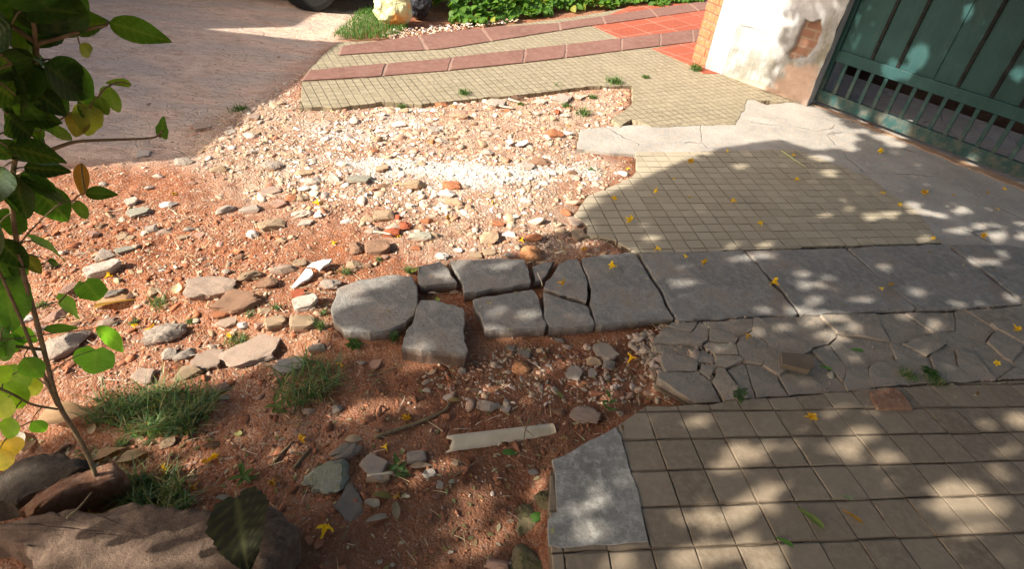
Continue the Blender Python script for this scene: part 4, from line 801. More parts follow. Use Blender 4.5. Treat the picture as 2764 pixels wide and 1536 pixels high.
for i, (x, y) in enumerate(FLW):
    s = surf(0, x, y); o = bpy.data.objects.new('yellow_flower', FM[i % 6]); COL.objects.link(o); q = random.uniform(.45, .92)*(1.45 if i in (30, 45, 47, 40) else 1)
    o.scale = (q, q, q*random.uniform(.8, 1.2)); o.rotation_euler = (R(random.uniform(60, 100)), random.uniform(-.5, .5), random.uniform(0, 6.28)); o.location = (s[0], s[1], s[2]+.012*q)
    if any(inside(z, s[0], s[1]) for z in (Z_SLAB,)): o.location.z += .006
    w = random.random(); o.color = ((.86, .53+.10*w, .012+.02*w, 1) if w < .66 else (.62, .36, .03, 1) if w < .85 else (.42, .24, .05, 1))
    tag(o, None, 'flower', 'fallen yellow flowers'); o['_c'] = 'yellow'; o['_k'] = 'fallen flower'; o['_s'] = .03*q

# ------------------------------------------------------------------ FALLEN LEAVES
def put_leaf(t, x, y, L, W, ang, col, name, label, cat, grp, tilt=0., curl=.2, fold=.2, lift=.006, wave=.02):
    V, F, rb = leaf_mesh(L, W, 8, fold, curl, 1, 0, wave); V[:, 1] -= L/2; V[:, 2] += curl*L*.3
    s = surf(t, x, y); o = mk(name, V, F, MT['litter'], smoothf=True); o.location = (s[0], s[1], s[2]+lift); o.rotation_euler = (tilt, random.uniform(-.2, .2), R(ang)); o.color = (*col, 1)
    tag(o, label, cat, grp); return o
GR, YG, OL, TN, DB, GY = (.10, .22, .045), (.32, .40, .06), (.24, .21, .07), (.50, .32, .17), (.16, .10, .06), (.33, .29, .24)
for q in [(0, 1410, 1000, .055, .026, 80, (.26, .32, .13), 'pale green oval leaf standing on the dirt by a grey stone', 1.0), (0, 1285, 1143, .06, .026, -78, GR, 'bright green oval leaf lying just in front of the plastic pipe', 0), (8, 1480, 1045, .055, .03, -60, GR, 'bright green oval leaf lying on the mossy lump', 0.15),
          (0, 1045, 683, .05, .022, -30, YG, 'yellow green leaf at the back corner of the small broken slab', .2), (0, 1100, 757, .032, .022, 20, YG, 'small yellow green round leaf in the gap behind the loose block', 0), (0, 1130, 855, .032, .018, 5, GR, 'small folded green leaf on top of the loose block', 0),
          (9, 960, 1060, .085, .026, 40, (.20, .26, .07), 'olive green pointed leaf lying on the brown tiles', .1), (9, 760, 1240, .05, .016, 55, GR, 'slim green leaf on the brown tiles near the bottom edge', 0), (9, 85, 180, .05, .026, 30, GR, 'green oval leaf under the rim of the ramp tiles', .1),
          (6, 1310, 1225, .05, .02, 80, GR, 'green leaf lying on the cracked concrete', .1), (6, 1070, 1355, .05, .013, 60, GR, 'narrow green leaf beside the brown tile scrap', 0), (9, 1275, 1050, .06, .018, 45, (.55, .27, .05), 'orange brown curled leaf lying on the brown tiles', .1), (9, 1235, 905, .03, .015, 60, (.22, .28, .17), 'tiny grey green leaf on the brown tiles', 0)]:
    put_leaf(*q[:7], 'green_leaf', q[7], 'leaf', 'fallen green leaves', q[8])
for q in [(8, 330, 888, .075, .022, -80, OL, 'long olive dead leaf near the grey stone at the bottom', 0), (8, 300, 1050, .085, .022, -60, GY, 'long grey brown dead leaf below the olive one', .1), (8, 410, 985, .07, .025, 20, (.25, .20, .14), 'brown dead leaf lying across the grey one', .1), (8, 860, 165, .05, .016, -70, (.36, .27, .10), 'yellowish dead leaf beside the brown root', 0),
          (7, 1000, 590, .08, .05, -50, (.50, .36, .22), 'curled tan dead leaf above the grass clump', .2), (7, 800, 570, .09, .04, -60, (.42, .26, .15), 'folded brown dead leaf behind the reddish rock', .5), (7, 1630, 500, .07, .022, -60, DB, 'dark narrow dead leaf on the red dirt', .1), (7, 1130, 490, .06, .022, -70, DB, 'dark curled dead leaf on the lit dirt', .2), (7, 1710, 910, .055, .022, -85, GY, 'grey dead leaf behind the large brown rock', 0), (7, 1790, 420, .035, .02, 80, (.40, .40, .16), 'small pale green dead leaf on the shaded dirt', 0),
          (7, 1690, 150, .08, .02, -65, GY, 'long grey dead leaf at the end of the grass', .1), (7, 700, 380, .05, .025, 30, (.42, .34, .24), 'small tan dead leaf left of the grass', .1), (7, 230, 500, .06, .03, 10, DB, 'dark dead leaf in the litter at the left edge', .1), (7, 150, 440, .07, .03, 60, GY, 'grey dead leaf in the litter at the left edge', .1), (8, 840, 780, .03, .014, -60, (.42, .42, .34), 'tiny pale dead leaf on the red dirt', 0), (8, 480, 895, .03, .012, 85, (.60, .56, .42), 'pale straw dead leaf beside the olive one', 0),
          (5, 700, 795, .05, .014, -80, (.42, .32, .24), 'brown curled dead leaf in the gap between the slabs', .2), (5, 1380, 1230, .05, .04, 60, (.22, .19, .13), 'dark curled dead leaf on the shaded gravel', .3), (8, 230, 940, .05, .03, 70, GY, 'broad grey dead leaf next to the dark flat stone', .1), (8, 100, 460, .06, .03, -70, (.52, .40, .28), 'pale brown dead leaf at the end of the root', .1), (8, 600, 660, .07, .025, -75, (.46, .33, .24), 'pinkish dead leaf below the pipe end', .25), (2, 1700, 945, .02, .012, 40, (.7, .5, .08), 'tiny yellow dead leaf among the rubble', 0)]:
    put_leaf(*q[:7], 'dead_leaf', q[7], 'dead leaf', 'dead brown leaves on the dirt', q[8], curl=.35, wave=.06)
big = put_leaf(7, 520, 320, .15, .10, -62, (.40, .26, .15), 'dead_leaf', 'big crumpled tan dead leaf behind the thin plant stem', 'dead leaf', 'dead brown leaves on the dirt', .25, .35, .35, .03, .07)
put_leaf(4, 890, 880, .15, .07, -65, (.46, .28, .15), 'dead_leaf', 'long rolled brown dead leaf on the sunlit dirt', 'dead leaf', 'dead brown leaves on the dirt', .3, .25, .9, .015, .05)
put_leaf(4, 1340, 760, .06, .04, 20, (.75, .66, .42), 'dead_leaf', 'pale cream dead leaf in front of the flat grey stone', 'dead leaf', 'dead brown leaves on the dirt', .2, .2, .3, .012, .03)
# fine leaflets
lf = np.concatenate([scatter(soil, 430, 51), scatter(poly(7, [(150, 350), (700, 330), (900, 560), (900, 640), (300, 560)]), 90, 52), scatter(Z_RAMP[:5], 14, 53), scatter(Z_SLAB, 30, 54)])
n = len(lf); V0, F0, r0 = leaf_mesh(.020, .009, 4, .15, .2); Vs = []; a = rng.uniform(0, 6.28, n); sc = rng.uniform(.5, 1.3, n)
zz = hfun(lf[:, 0], lf[:, 1])
for i in range(n):
    if any(inside(z, lf[i, 0], lf[i, 1]) for z in (Z_RAMP, Z_SLAB)): zz[i] = .008
    c, s = math.cos(a[i]), math.sin(a[i]); v = V0*sc[i]; Vs.append(np.stack([v[:, 0]*c-v[:, 1]*s+lf[i, 0], v[:, 0]*s+v[:, 1]*c+lf[i, 1], v[:, 2]+zz[i]+.004], -1))
tc = np.array([(.45, .42, .30), (.30, .22, .13), (.22, .24, .12), (.50, .46, .38), (.20, .13, .08)])[rng.integers(0, 5, n)]
tag(mk('leaf_litter', np.concatenate(Vs), (F0[None]+(np.arange(n)*len(V0))[:, None, None]).reshape(-1, 4), MT['leaf'], tint=np.repeat(tc, len(V0), 0), rib=np.zeros(n*len(V0))), 'tiny leaflets strewn over the soil', kind='stuff')

# ------------------------------------------------------------------ TWIGS, ROOT, STICKS, PIPE, SCRAPS
def stick(name, label, cat, t, pts, rad, mat, lift=.0, grp=None, arch=0.):
    W = []
    for i, (x, y) in enumerate(pts):
        s = surf(t, x, y); W.append(s+np.array([0, 0, lift+arch*math.sin(math.pi*i/(len(pts)-1))]))
    W = np.array(W); f = np.linspace(0, len(W)-1, len(W)*4-3); sm = np.stack([np.interp(f, range(len(W)), W[:, k]) for k in range(3)], 1)
    k = np.array([.25, .5, .25]); sm[1:-1] = sm[:-2]*.25+sm[1:-1]*.5+sm[2:]*.25
    o0 = sm[0].copy(); v, fc = tube(sm-o0, np.linspace(rad, rad*.6, len(sm))); o = mk(name, v, fc, mat, smoothf=True); o.location = o0; return tag(o, label, cat, grp)
stick('tree_root', 'thick brown root lying left of the plastic pipe', 'root', 8, [(250, 450), (420, 390), (560, 345), (690, 290), (780, 250), (815, 190)], .0065, MT['stem'], .008)
stick('twig', 'thin dark twig lying across the plastic pipe', 'twig', 8, [(1330, 330), (1370, 420), (1440, 480)], .0018, MT['stem'], .034, 'twigs on the dirt')
stick('twig', 'dark forked twig hanging over the pipe to the green leaf', 'twig', 8, [(1415, 330), (1375, 440), (1358, 560)], .0022, MT['stem'], .036, 'twigs on the dirt')
stick('twig', 'long thin twig crossing the soil at the bottom', 'twig', 8, [(10, 1240), (70, 1120), (170, 960)], .002, MT['stem'], .02, 'twigs on the dirt')
stick('twig', 'long dry twig lying in front of the loose block', 'twig', 5, [(200, 1420), (330, 1375), (480, 1325)], .0022, MT['stem'], .006, 'twigs on the dirt')
stick('twig', 'thin pale twig beside the grass on red dirt', 'twig', 7, [(2060, 350), (2240, 330), (2420, 360)], .0016, MT['straw'] if False else MT['stem'], .006, 'twigs on the dirt')
stick('twig', 'thick short twig on the red dirt right of the fallen flower', 'twig', 7, [(2060, 640), (2140, 550), (2210, 480)], .004, MT['stem'], .006, 'twigs on the dirt')
stick('twig', 'second thick twig beside the mossy grey stone', 'twig', 7, [(2220, 680), (2290, 590), (2340, 530)], .005, MT['stem'], .006, 'twigs on the dirt')
stick('twig', 'thin twig running down the red soil below the pipe', 'twig', 8, [(850, 740), (1000, 640), (1110, 570)], .002, MT['stem'], .006, 'twigs on the dirt')
stick('twig', 'dark twig lying on top of the large brown rock', 'twig', 7, [(690, 1325), (780, 1240), (860, 1130)], .003, MT['stem'], .17, 'twigs on the dirt')
stick('twig', 'dead stalk lying in the slab crack', 'twig', 5, [(1475, 640), (1500, 690), (1512, 735)], .003, MT['pvc'], .004, 'twigs on the dirt')
stick('grass_stalk', 'long pale green grass stalk lying on the shaded tiles', 'stalk', 3, [(745, 1145), (830, 1205), (930, 1270)], .005, mat_simple('green_stem', (.42, .44, .20), (.5, .5, .26), 20, .6, .3), .004)
stick('wooden_stick', 'long whitish wooden stick on the rubble', 'stick', 2, [(1125, 790), (1200, 815), (1300, 830)], .009, MT['pvc'], .014, 'wooden sticks')
stick('wooden_stick', 'short whitish wooden stick across the grey stone', 'stick', 2, [(1255, 762), (1300, 778), (1345, 790)], .008, MT['pvc'], .018, 'wooden sticks')
stick('wooden_stick', 'short broken stick on the brown block', 'stick', 5, [(240, 345), (310, 352), (375, 365)], .006, MT['pvc'], .02, 'wooden sticks')
stick('wooden_stick', 'pale peeled stick lying on the bottom soil', 'stick', 8, [(195, 750), (300, 735), (390, 722)], .006, MT['pvc'], .012, 'wooden sticks')
# plastic pipe, half buried, broken open at the left end
A, B = G(8, 800, 500), G(8, 1600, 375); A[2] += .006; B[2] -= .014; ax = (B-A)/np.linalg.norm(B-A); sd = np.cross([0, 0, 1], ax); sd /= np.linalg.norm(sd); upv = np.cross(ax, sd)
L = np.linalg.norm(B-A); V = []; F = []; ns, nl = 28, 20
for layer, rr in enumerate((.027, .0235)):
    for i in range(nl):
        for k in range(ns):
            th = 2*math.pi*k/ns; jag = (.022*max(0, math.sin(th*1.0+2.2))+.006*math.sin(th*3+1)+.004*math.sin(th*7)) if i == 0 else 0
            if i == 0 and 6 < k < 9: jag += .012
            q = A+ax*(L*i/(nl-1)+jag)+rr*(sd*math.cos(th)+upv*math.sin(th)); V.append(q)
for l in range(2):
    for i in range(nl-1):
        for k in range(ns):
            a, b, c, d = (l*nl*ns+i*ns+k, l*nl*ns+i*ns+(k+1) % ns, l*nl*ns+(i+1)*ns+(k+1) % ns, l*nl*ns+(i+1)*ns+k); F.append((a, b, c, d) if l == 0 else (d, c, b, a))
for i in (0, nl-1):
    for k in range(ns): a, b = i*ns+k, i*ns+(k+1) % ns; F.append((a, nl*ns+a, nl*ns+b, b))
o = mk('plastic_pipe', np.array(V)-A, F, MT['pvc'], smoothf=True); o.location = A; tag(o, 'broken cream plastic pipe half buried in the red dirt', 'pipe')
def scrap(name, label, cat, t, pts, mat, z=.012, thick=.004, tilt=(0, 0), grp=None, bev=.001):
    g = surf(t, *np.mean(pts, 0)); pl = poly(t, pts, g[2]+z); c = pl.mean(0)
    o = prism(name, pl, tilt_fn(c, g[2]+z, *tilt), g[2]+z-thick, mat, bevel=bev, origin=(c[0], c[1], g[2]+z)); return tag(o, label, cat, grp)
scrap('paper_scrap', 'folded white scrap lying on the red rubble', 'scrap', 2, [(1310, 1080), (1340, 1065), (1400, 1062), (1405, 1080), (1370, 1095), (1320, 1095)], MT['paper'], .02, .003, (.2, .1), 'white scraps')
scrap('paper_scrap', 'small white scrap left of the folded one', 'scrap', 2, [(1235, 1058), (1280, 1050), (1292, 1075), (1262, 1085)], MT['paper'], .02, .003, (.1, .2), 'white scraps')
scrap('tile_shard', 'triangular white tile shard leaning on the stones', 'shard', 4, [(2310, 572), (2350, 548), (2410, 535), (2505, 532), (2480, 560), (2440, 575), (2410, 604), (2380, 580)], MT['paper'], .03, .008, (.1, .1), 'white tile shards')
scrap('tile_shard', 'long white tile shard pointing down from the triangular one', 'shard', 4, [(2195, 735), (2215, 700), (2260, 655), (2310, 600), (2350, 612), (2362, 640), (2330, 672), (2280, 690), (2230, 725)], MT['paper'], .022, .008, (.08, .1), 'white tile shards')
scrap('tile_scrap', 'square brown tile scrap lying on the cracked concrete', 'tile', 6, [(750, 1225), (990, 1240), (1000, 1330), (960, 1365), (750, 1315)], MT['ramp'], .026, .02, (0, -.05), None, .002)
scrap('brick_piece', 'reddish brick piece sunk in the ramp tiles', 'brick', 9, [(1420, 90), (1600, 60), (1660, 100), (1740, 218), (1480, 222), (1440, 160)], MT['rockred'], .006, .02, (0, 0), None, .003)
# dirt lump lit orange at the slab edge
def lump(name, label, cat, t, x, y, w, h, mat, seed, sub=I3, zs=.8, rough=.12, dep=.9, lift=.3, cuts=0):
    r = np.random.default_rng(seed); g = G(t, x, y+h*.3); s = pxw(t, x, y, w, g[2])/2; V = sub[0].copy()
    nrm = V/np.linalg.norm(V, axis=1)[:, None]
    q = fbm(nrm[:, 0]*1.3+seed+nrm[:, 2], nrm[:, 1]*1.3+nrm[:, 2]*.7, 2.2, 4, seed); V = nrm*(1+rough*2*q[:, None])
    for _ in range(cuts):
        nn2 = r.normal(size=3); nn2[2] = abs(nn2[2]); nn2 /= np.linalg.norm(nn2); V = V-np.outer(np.clip(V @ nn2-r.uniform(.45, .8), 0, None)*.85, nn2)
    if cuts: V = V*(1+.16*fbm(V[:, 0]*2+V[:, 2], V[:, 1]*2-V[:, 2], 2.6, 5, seed+4)[:, None])
    V = V*np.array([s, s*dep, s*zs]); o = mk(name, V, sub[1], mat, smoothf=True); o.location = (g[0], g[1], g[2]+s*zs*lift); o.rotation_euler = (0, 0, math.atan2(g[1], g[0])-math.pi/2); return tag(o, label, cat)
I5 = icosphere(5)
dirtm = mat_concrete('orange_dirt', (.50, .22, .10), (.58, .30, .15), (.40, .17, .08), 3, .008)
lump('dirt_clod', 'round orange dirt clod touching the back edge of the slab row', 'clod', 5, 1425, 460, 160, 130, dirtm, 3, I5, .75, .10)
lump('dirt_clod', 'pale orange dirt clod on the shaded gravel', 'clod', 5, 1350, 1330, 130, 100, dirtm, 4, I5, .6, .12)
lump('mossy_lump', 'mossy concrete lump beside the edge of the ramp tiles', 'lump', 8, 1535, 880, 160, 150, MT['moss'], 5, I5, .7, .2, 1.0, .4, 5)
lump('mossy_lump', 'long mossy lump with a green leaf on it', 'lump', 8, 1400, 980, 170, 230, MT['moss'], 6, I5, .6, .2, 1.5, .3, 6)
lump('mossy_lump', 'mossy lump half in shade at the bottom edge', 'lump', 8, 1420, 1380, 380, 200, MT['moss'], 8, I5, .45, .2, 1.0, .2, 6)
lump('mossy_rock', 'rough grey rock with moss on its left side', 'rock', 7, 2480, 640, 300, 330, mat_concrete('mossy_grey', (.22, .22, .17), (.34, .33, .29), (.20, .21, .09), 2.5, .010), 9, I5, .45, .2, 1.0, .2, 7)
# three big rocks at the bottom left
def bigrock(name, label, top, base_drop, mat, z, tx, ty, seed, bev=.02):
    pl = poly(7, top, z); c = pl.mean(0); pl = rough_edge(pl, .009, .010, seed)
    bm = bmesh.new(); n = len(pl)
    if area(pl) < 0: pl = pl[::-1]
    zt = tilt_fn(c, z, tx, ty); rings = []
    for (sc, dz) in ((.0, .004), (.15, .004), (.3, .004), (.42, .004), (.54, .003), (.65, .002), (.75, .001), (.84, -.001), (.91, -.002), (.965, -.004), (1.0, -.013), (1.015, -.034), (1.03, -.06), (1.01, -.085), (1.0, -base_drop)):
        ring = []
        for k, (x, y) in enumerate(pl):
            X, Y = c[0]+(x-c[0])*sc, c[1]+(y-c[1])*sc
            nz = .004*(.45-abs(float(fbm(np.array(X), np.array(Y), 7, 2, seed+9))*2.2))*(dz > -.03)+.005*float(fbm(np.array(X), np.array(Y), 13, 5, seed))*(1 if dz > -.05 else 0)+.012*float(fbm(np.array(k*.35), np.array(dz*20.), 1, 3, seed+3))*(sc > .9)
            ring.append(bm.verts.new((X-c[0]+nz*.6*(sc > .95), Y-c[1]+nz*(sc > .95), zt(X, Y)+dz+nz-z)))
            if sc == 0: break
        rings.append(ring)
    for k in range(n): bm.faces.new((rings[0][0], rings[1][k], rings[1][(k+1) % n]))
    for a, b in zip(rings[1:-1], rings[2:]):
        for k in range(n): bm.faces.new((a[k], b[k], b[(k+1) % n], a[(k+1) % n]))
    bmesh.ops.recalc_face_normals(bm, faces=bm.faces); o = bm_obj(name, bm, mat, smoothf=True); o.location = (c[0], c[1], z); return tag(o, label, 'rock')
bigrock('large_rock', 'large flat brown rock with leaf shadows at the bottom left', [(-250, 1080), (30, 1050), (330, 1010), (640, 1000), (880, 960), (1120, 950), (1500, 985), (1800, 970), (2080, 960), (2220, 1050), (2200, 1170), (2130, 1280), (2040, 1390), (2080, 1560), (1600, 1800), (700, 1760), (320, 1600), (230, 1330), (60, 1200)], .16, MT['rock'], .085, .0, .03, 11)
bigrock('reddish_rock', 'reddish block of rock with a sunlit top behind the stem', [(130, 965), (250, 880), (480, 760), (640, 690), (790, 640), (880, 650), (905, 700), (700, 780), (560, 830), (420, 920), (300, 985), (200, 1010)], .14, MT['rockred'], .045, -.05, .06, 12)
bigrock('dark_rock', 'dark flat rock in the shade at the left edge', [(-150, 760), (0, 700), (150, 600), (400, 560), (620, 570), (660, 660), (500, 740), (280, 850), (100, 960), (-150, 980)], .10, mat_concrete('dark_rock', (.045, .036, .028), (.085, .066, .052), (.12, .095, .07), 2.0, .012), .0, 0, 0, 13)
# ------------------------------------------------------------------ GATE
GB = [P(3, 975, 765), P(3, 2576, 1385)]
gd = (GB[1]-GB[0]); GL0 = np.hypot(*gd); gd = gd/GL0; gn = np.array([-gd[1], gd[0]])
if gn.dot(-GB[0]) < 0: gn = -gn                           # towards the camera
GO = GB[0]
def onplane(t, x, y, o=None, d=None, n=None):
    o = GO if o is None else o; d = gd if d is None else d; n = gn if n is None else n
    r = ray(t, x, y); k = (o.dot(n))/(r[:2].dot(n)); p = np.array([0, 0, CAMH])+r*k; return (p[:2]-o).dot(d), p[2]
gate = empty('metal_gate', (GO[0], GO[1], 0), math.atan2(gd[1], gd[0])); tag(gate, 'green metal gate with a barred gap along its foot', 'gate')
gy = 1 if np.cross([gd[0], gd[1], 0], [gn[0], gn[1], 0])[2] > 0 else -1     # local +Y sign towards the camera
GLEN, GH = 2.6, 1.9
rz0, rz1 = onplane(3, 985, 740)[1], onplane(3, 1040, 690)[1]
bz0, bz1 = .025, .025+.085
uz0 = np.mean([onplane(3, 1180, 470)[1], onplane(3, 1700, 620)[1], onplane(3, 2330, 850)[1]]); uz1 = np.mean([onplane(3, 1440, 425)[1], onplane(3, 2070, 665)[1], onplane(3, 2310, 745)[1]])
print('gate', GL0, 'rail', rz0, rz1, 'upper', uz0, uz1, [tuple(np.round(onplane(3, *q), 3)) for q in ((1140, 720), (1240, 480), (1310, 790), (1420, 540), (1480, 860), (1600, 600), (2280, 1190), (2490, 900))])
def gb(name, x0, x1, z0, z1, th, yo=0., mat='paint', bev=.003):
    bm = bmesh.new(); v, f = boxvf(((x0+x1)/2, gy*yo, (z0+z1)/2), (x1-x0, th, z1-z0)); vs = [bm.verts.new(p) for p in v]
    for q in f: bm.faces.new([vs[i] for i in q])
    bmesh.ops.bevel(bm, geom=list(bm.edges), offset=bev, segments=2, profile=.6, affect='EDGES'); return bm_obj(name, bm, MT[mat], gate)
gb('bottom_rail', 0, GLEN, bz0, bz1, .04)
gb('middle_rail', .052, GLEN, uz0, uz1, .04)
gb('top_rail', .052, GLEN, GH-.06, GH, .04)
gb('side_post', 0, .05, bz1+.001, GH, .04)
gb('metal_sheet', .052, GLEN, uz1-.002, GH-.062, .004, -.004, bev=.001)
bx = [onplane(3, *q)[0] for q in ((1190, 600), (1272, 620), (1366, 665), (1455, 700), (1540, 720), (1645, 770), (1755, 790), (1860, 830), (1975, 880), (2085, 940), (2205, 990), (2390, 1070))]
step = float(np.median(np.diff(bx)))
x = bx[0]; k = 0
while x < GLEN-.05:
    xx = x; gb('bar', xx-step*.13, xx+step*.13, bz1-.004, uz0+.004, .014, 0, bev=.001); x += step; k += 1
rib = [onplane(3, *q)[0] for q in ((1440, 420), (1640, 470), (2070, 660), (2320, 745))]
rs = .165; print('bars', k, step, 'ribs', np.round(rib, 3))
for xx in list(rib)+[rib[-1]+rs*(i+1) for i in range(6)]:
    if xx < GLEN-.04: gb('fold_groove', xx-.011, xx+.011, uz1+.0, GH-.07, .012, .002, 'dark', .002)  # near-black strips paint the shade inside the sheet's folds
for xx in (onplane(3, 1880, 610)[0], ): gb('seam', xx-.003, xx+.003, uz1, GH-.065, .006, .003, 'paint', .001)
# gate stop: round orange brown stone
lump('gate_stop', 'round brownish stone lying under the gate rail', 'stone', 3, 1395, 950, 95, 90, MT['rockred'], 15, I5, .8, .06)
# courtyard behind
court = np.array([GO-gn*.10-gd*.4, GO-gn*.10+gd*4.5, GO-gn*4+gd*4.5, GO-gn*4-gd*.4])
tag(prism('courtyard_floor', court, -.012, -.16, MT['conc'], bevel=0), 'dusty concrete floor behind the gate', kind='structure')
wdist = float(np.median([-(P(3, *q_)-GO).dot(gn) for q_ in ((1500, 690), (1900, 780), (2200, 850))])); print('court wall', wdist)
gar = empty('courtyard_wall', (*(GO-gn*(wdist+.1)+gd*1.6), 0), math.atan2(gd[1], gd[0])); tag(gar, 'dark brown wall behind the green gate', 'wall')
mk('wall', *boxvf((.3, 0, .9), (5.2, .15, 2.0)), mat_simple('dark_wall', (.035, .022, .018), (.07, .045, .035), 9, .9, .1, .01), gar)
mk('coping', *boxvf((.3, 0, 1.94), (5.3, .22, .07)), MT['conc'], gar)
tag(prism('dirt_strip', rough_edge(np.array([GO+gn*.02-gd*.02, GO+gn*.02+gd*2.6, GO+gn*.13+gd*2.6, GO+gn*.10+gd*1.2, GO+gn*.05]), .04, .02, 41), .002, -.02, mat_concrete('brown_silt', (.30, .18, .11), (.40, .26, .17), (.34, .25, .19), 2, .006), bevel=.001), 'strip of brown silt along the foot of the gate', kind='structure')

# ------------------------------------------------------------------ GATE PILLAR
pl0, pl1 = P(3, 300, 562), P(3, 935, 792); pd = pl1-pl0; PL = np.hypot(*pd); pd /= PL; pn = np.array([-pd[1], pd[0]])
if pn.dot(-pl0) < 0: pn = -pn
psg = 1 if (pd[0]*pn[1]-pd[1]*pn[0]) > 0 else -1
PH = 2.3
pil = empty('gate_pillar', (pl0[0], pl0[1], 0), math.atan2(pd[1], pd[0])); tag(pil, 'white plastered gate pillar with a patch of bare brick', 'pillar')
nx_, nz_ = 70, 300
us = np.linspace(0, PL, nx_); zs = np.concatenate([np.linspace(-.06, 1.1, nz_-30), np.linspace(1.14, PH, 30)])
U, Z = np.meshgrid(us, zs)
def pp(pts): return np.array([onplane(3, x, y, pl0, pd, pn) for x, y in pts])
bpat = pp([(925, 125), (960, 165), (1035, 150), (1040, 205), (1015, 330), (960, 400), (935, 440), (820, 435), (785, 400), (830, 345), (865, 270), (900, 205)])
bpat2 = pp([(835, 520), (900, 540), (930, 570), (900, 640), (850, 650), (825, 590)])
mpat = pp([(640, 760), (700, 640), (790, 500), (1000, 500), (1010, 640), (940, 800), (660, 800)])
print('pillar', PL, 'brick patch', bpat.round(2).tolist())
uf, zf = U.ravel(), Z.ravel(); nz = fbm(uf, zf, 14, 4, 33)*.03
wb = np.maximum(1-smooth(-.012, .006, sdf(bpat, uf, zf)+nz*.7), 0)
wm = .9*(1-smooth(-.04, .03, sdf(mpat, uf, zf)+nz*1.6)); wm = np.maximum(wm, 1-smooth(0, .05, zf+nz*1.5-.0))
ws = (1-smooth(.05, .75, zf+nz*6))*.95+.35*smooth(.1, .6, fbm(uf, zf, 4, 4, 39))+.35*smooth(PL*.55, PL, uf+nz*2)+.8*smooth(PL*.86, PL*.95, uf+nz*.6)  # stain low down and in blotches; its rise to the right paints in shade
off = -.03*wb-.006*wm+.006*fbm(uf, zf, 5, 3, 34)+.003*fbm(uf, zf, 26, 3, 35)
crk = pp([(440, 195), (490, 215), (580, 236), (570, 224), (500, 204)]); off -= .010*(1-smooth(-.004, .006, sdf(crk, uf, zf)))
V = np.stack([uf, psg*off, zf], -1); V[:, 0] += np.where(uf > PL*.98, .012*fbm(zf, zf*0, 7, 3, 36), 0)
ii = np.arange(nx_*nz_).reshape(nz_, nx_); Fq = np.stack([ii[:-1, :-1], ii[:-1, 1:], ii[1:, 1:], ii[1:, :-1]], -1).reshape(-1, 4)
if psg > 0: Fq = Fq[:, ::-1]
W = [np.stack([wb, wm, np.clip(ws, 0, 1)], -1)]
# remaining sides, as one skin with the front
D = .42; extra = []; ef = []; base = len(V)
def side(a, b, m=40):
    global base
    vs = []; zz = zs[::6]
    for z in zz: vs += [(a[0], a[1], z), (b[0], b[1], z)]
    fs = [[base+2*i, base+2*i+1, base+2*i+3, base+2*i+2] for i in range(len(zz)-1)]; base += len(vs); return vs, fs
for a, b in (((PL+.002, 0), (PL+.002, -psg*D)), ((PL+.002, -psg*D), (-.002, -psg*D)), ((-.002, -psg*D), (-.002, 0))):
    v_, f_ = side(a, b); extra += v_; ef += f_
tp = [(0, 0, PH), (PL, 0, PH), (PL, -psg*D, PH), (0, -psg*D, PH)]; ef.append([base, base+1, base+2, base+3]); extra += tp
V = np.concatenate([V, np.array(extra)]); Fq = np.concatenate([Fq, np.array(ef)]); wear_shade = np.zeros((len(V), 4), np.float32); wear_shade[:, 3] = 1; wear_shade[:nx_*nz_, :3] = W[0]; wear_shade[nx_*nz_:, 2] = .5
o = mk('plaster', V, Fq, MT['plaster'], pil); at = o.data.attributes.new('wear_shade', 'FLOAT_COLOR', 'POINT'); at.data.foreach_set('color', wear_shade.ravel())
# narrow set-back pier to its left
q0, q1 = P(3, 165, 515), P(3, 300, 562); qd = q1-q0; QL = np.hypot(*qd); qd /= QL
ang = math.atan2(qd[1], qd[0])-math.atan2(pd[1], pd[0]); c0 = q0-pl0; lx, ly = c0.dot(pd), c0.dot(np.array([-pd[1], pd[0]]))
nn = 30; us2 = np.linspace(0, QL, 8); U2, Z2 = np.meshgrid(us2, np.linspace(-.06, PH-.1, 120)); uf2, zf2 = U2.ravel(), Z2.ravel()
o2 = .004*fbm(uf2, zf2, 6, 3, 44)
ca, sa = math.cos(ang), math.sin(ang)
V2 = np.stack([lx+uf2*ca-(psg*o2)*sa, ly+uf2*sa+psg*o2*ca, zf2], -1); jj = np.arange(8*120).reshape(120, 8); F2 = np.stack([jj[:-1, :-1], jj[:-1, 1:], jj[1:, 1:], jj[1:, :-1]], -1).reshape(-1, 4)
bk = [(lx-.002, ly, z) for z in (-.06, PH-.1)]+[(lx-psg*(-sa)*0-sa*(-psg*.3), ly+ca*(-psg*.3), z) for z in (-.06, PH-.1)]
b0 = len(V2); V2 = np.concatenate([V2, np.array(bk)]); F2 = np.concatenate([F2, np.array([[b0, b0+1, b0+3, b0+2]])])
o = mk('pier', V2, F2, MT['plaster'], pil); w2 = np.zeros((len(V2), 4), np.float32); w2[:, 3] = 1; w2[:960, 2] = (1-smooth(0, .25, zf2))*.6
at = o.data.attributes.new('wear_shade', 'FLOAT_COLOR', 'POINT'); at.data.foreach_set('color', w2.ravel())

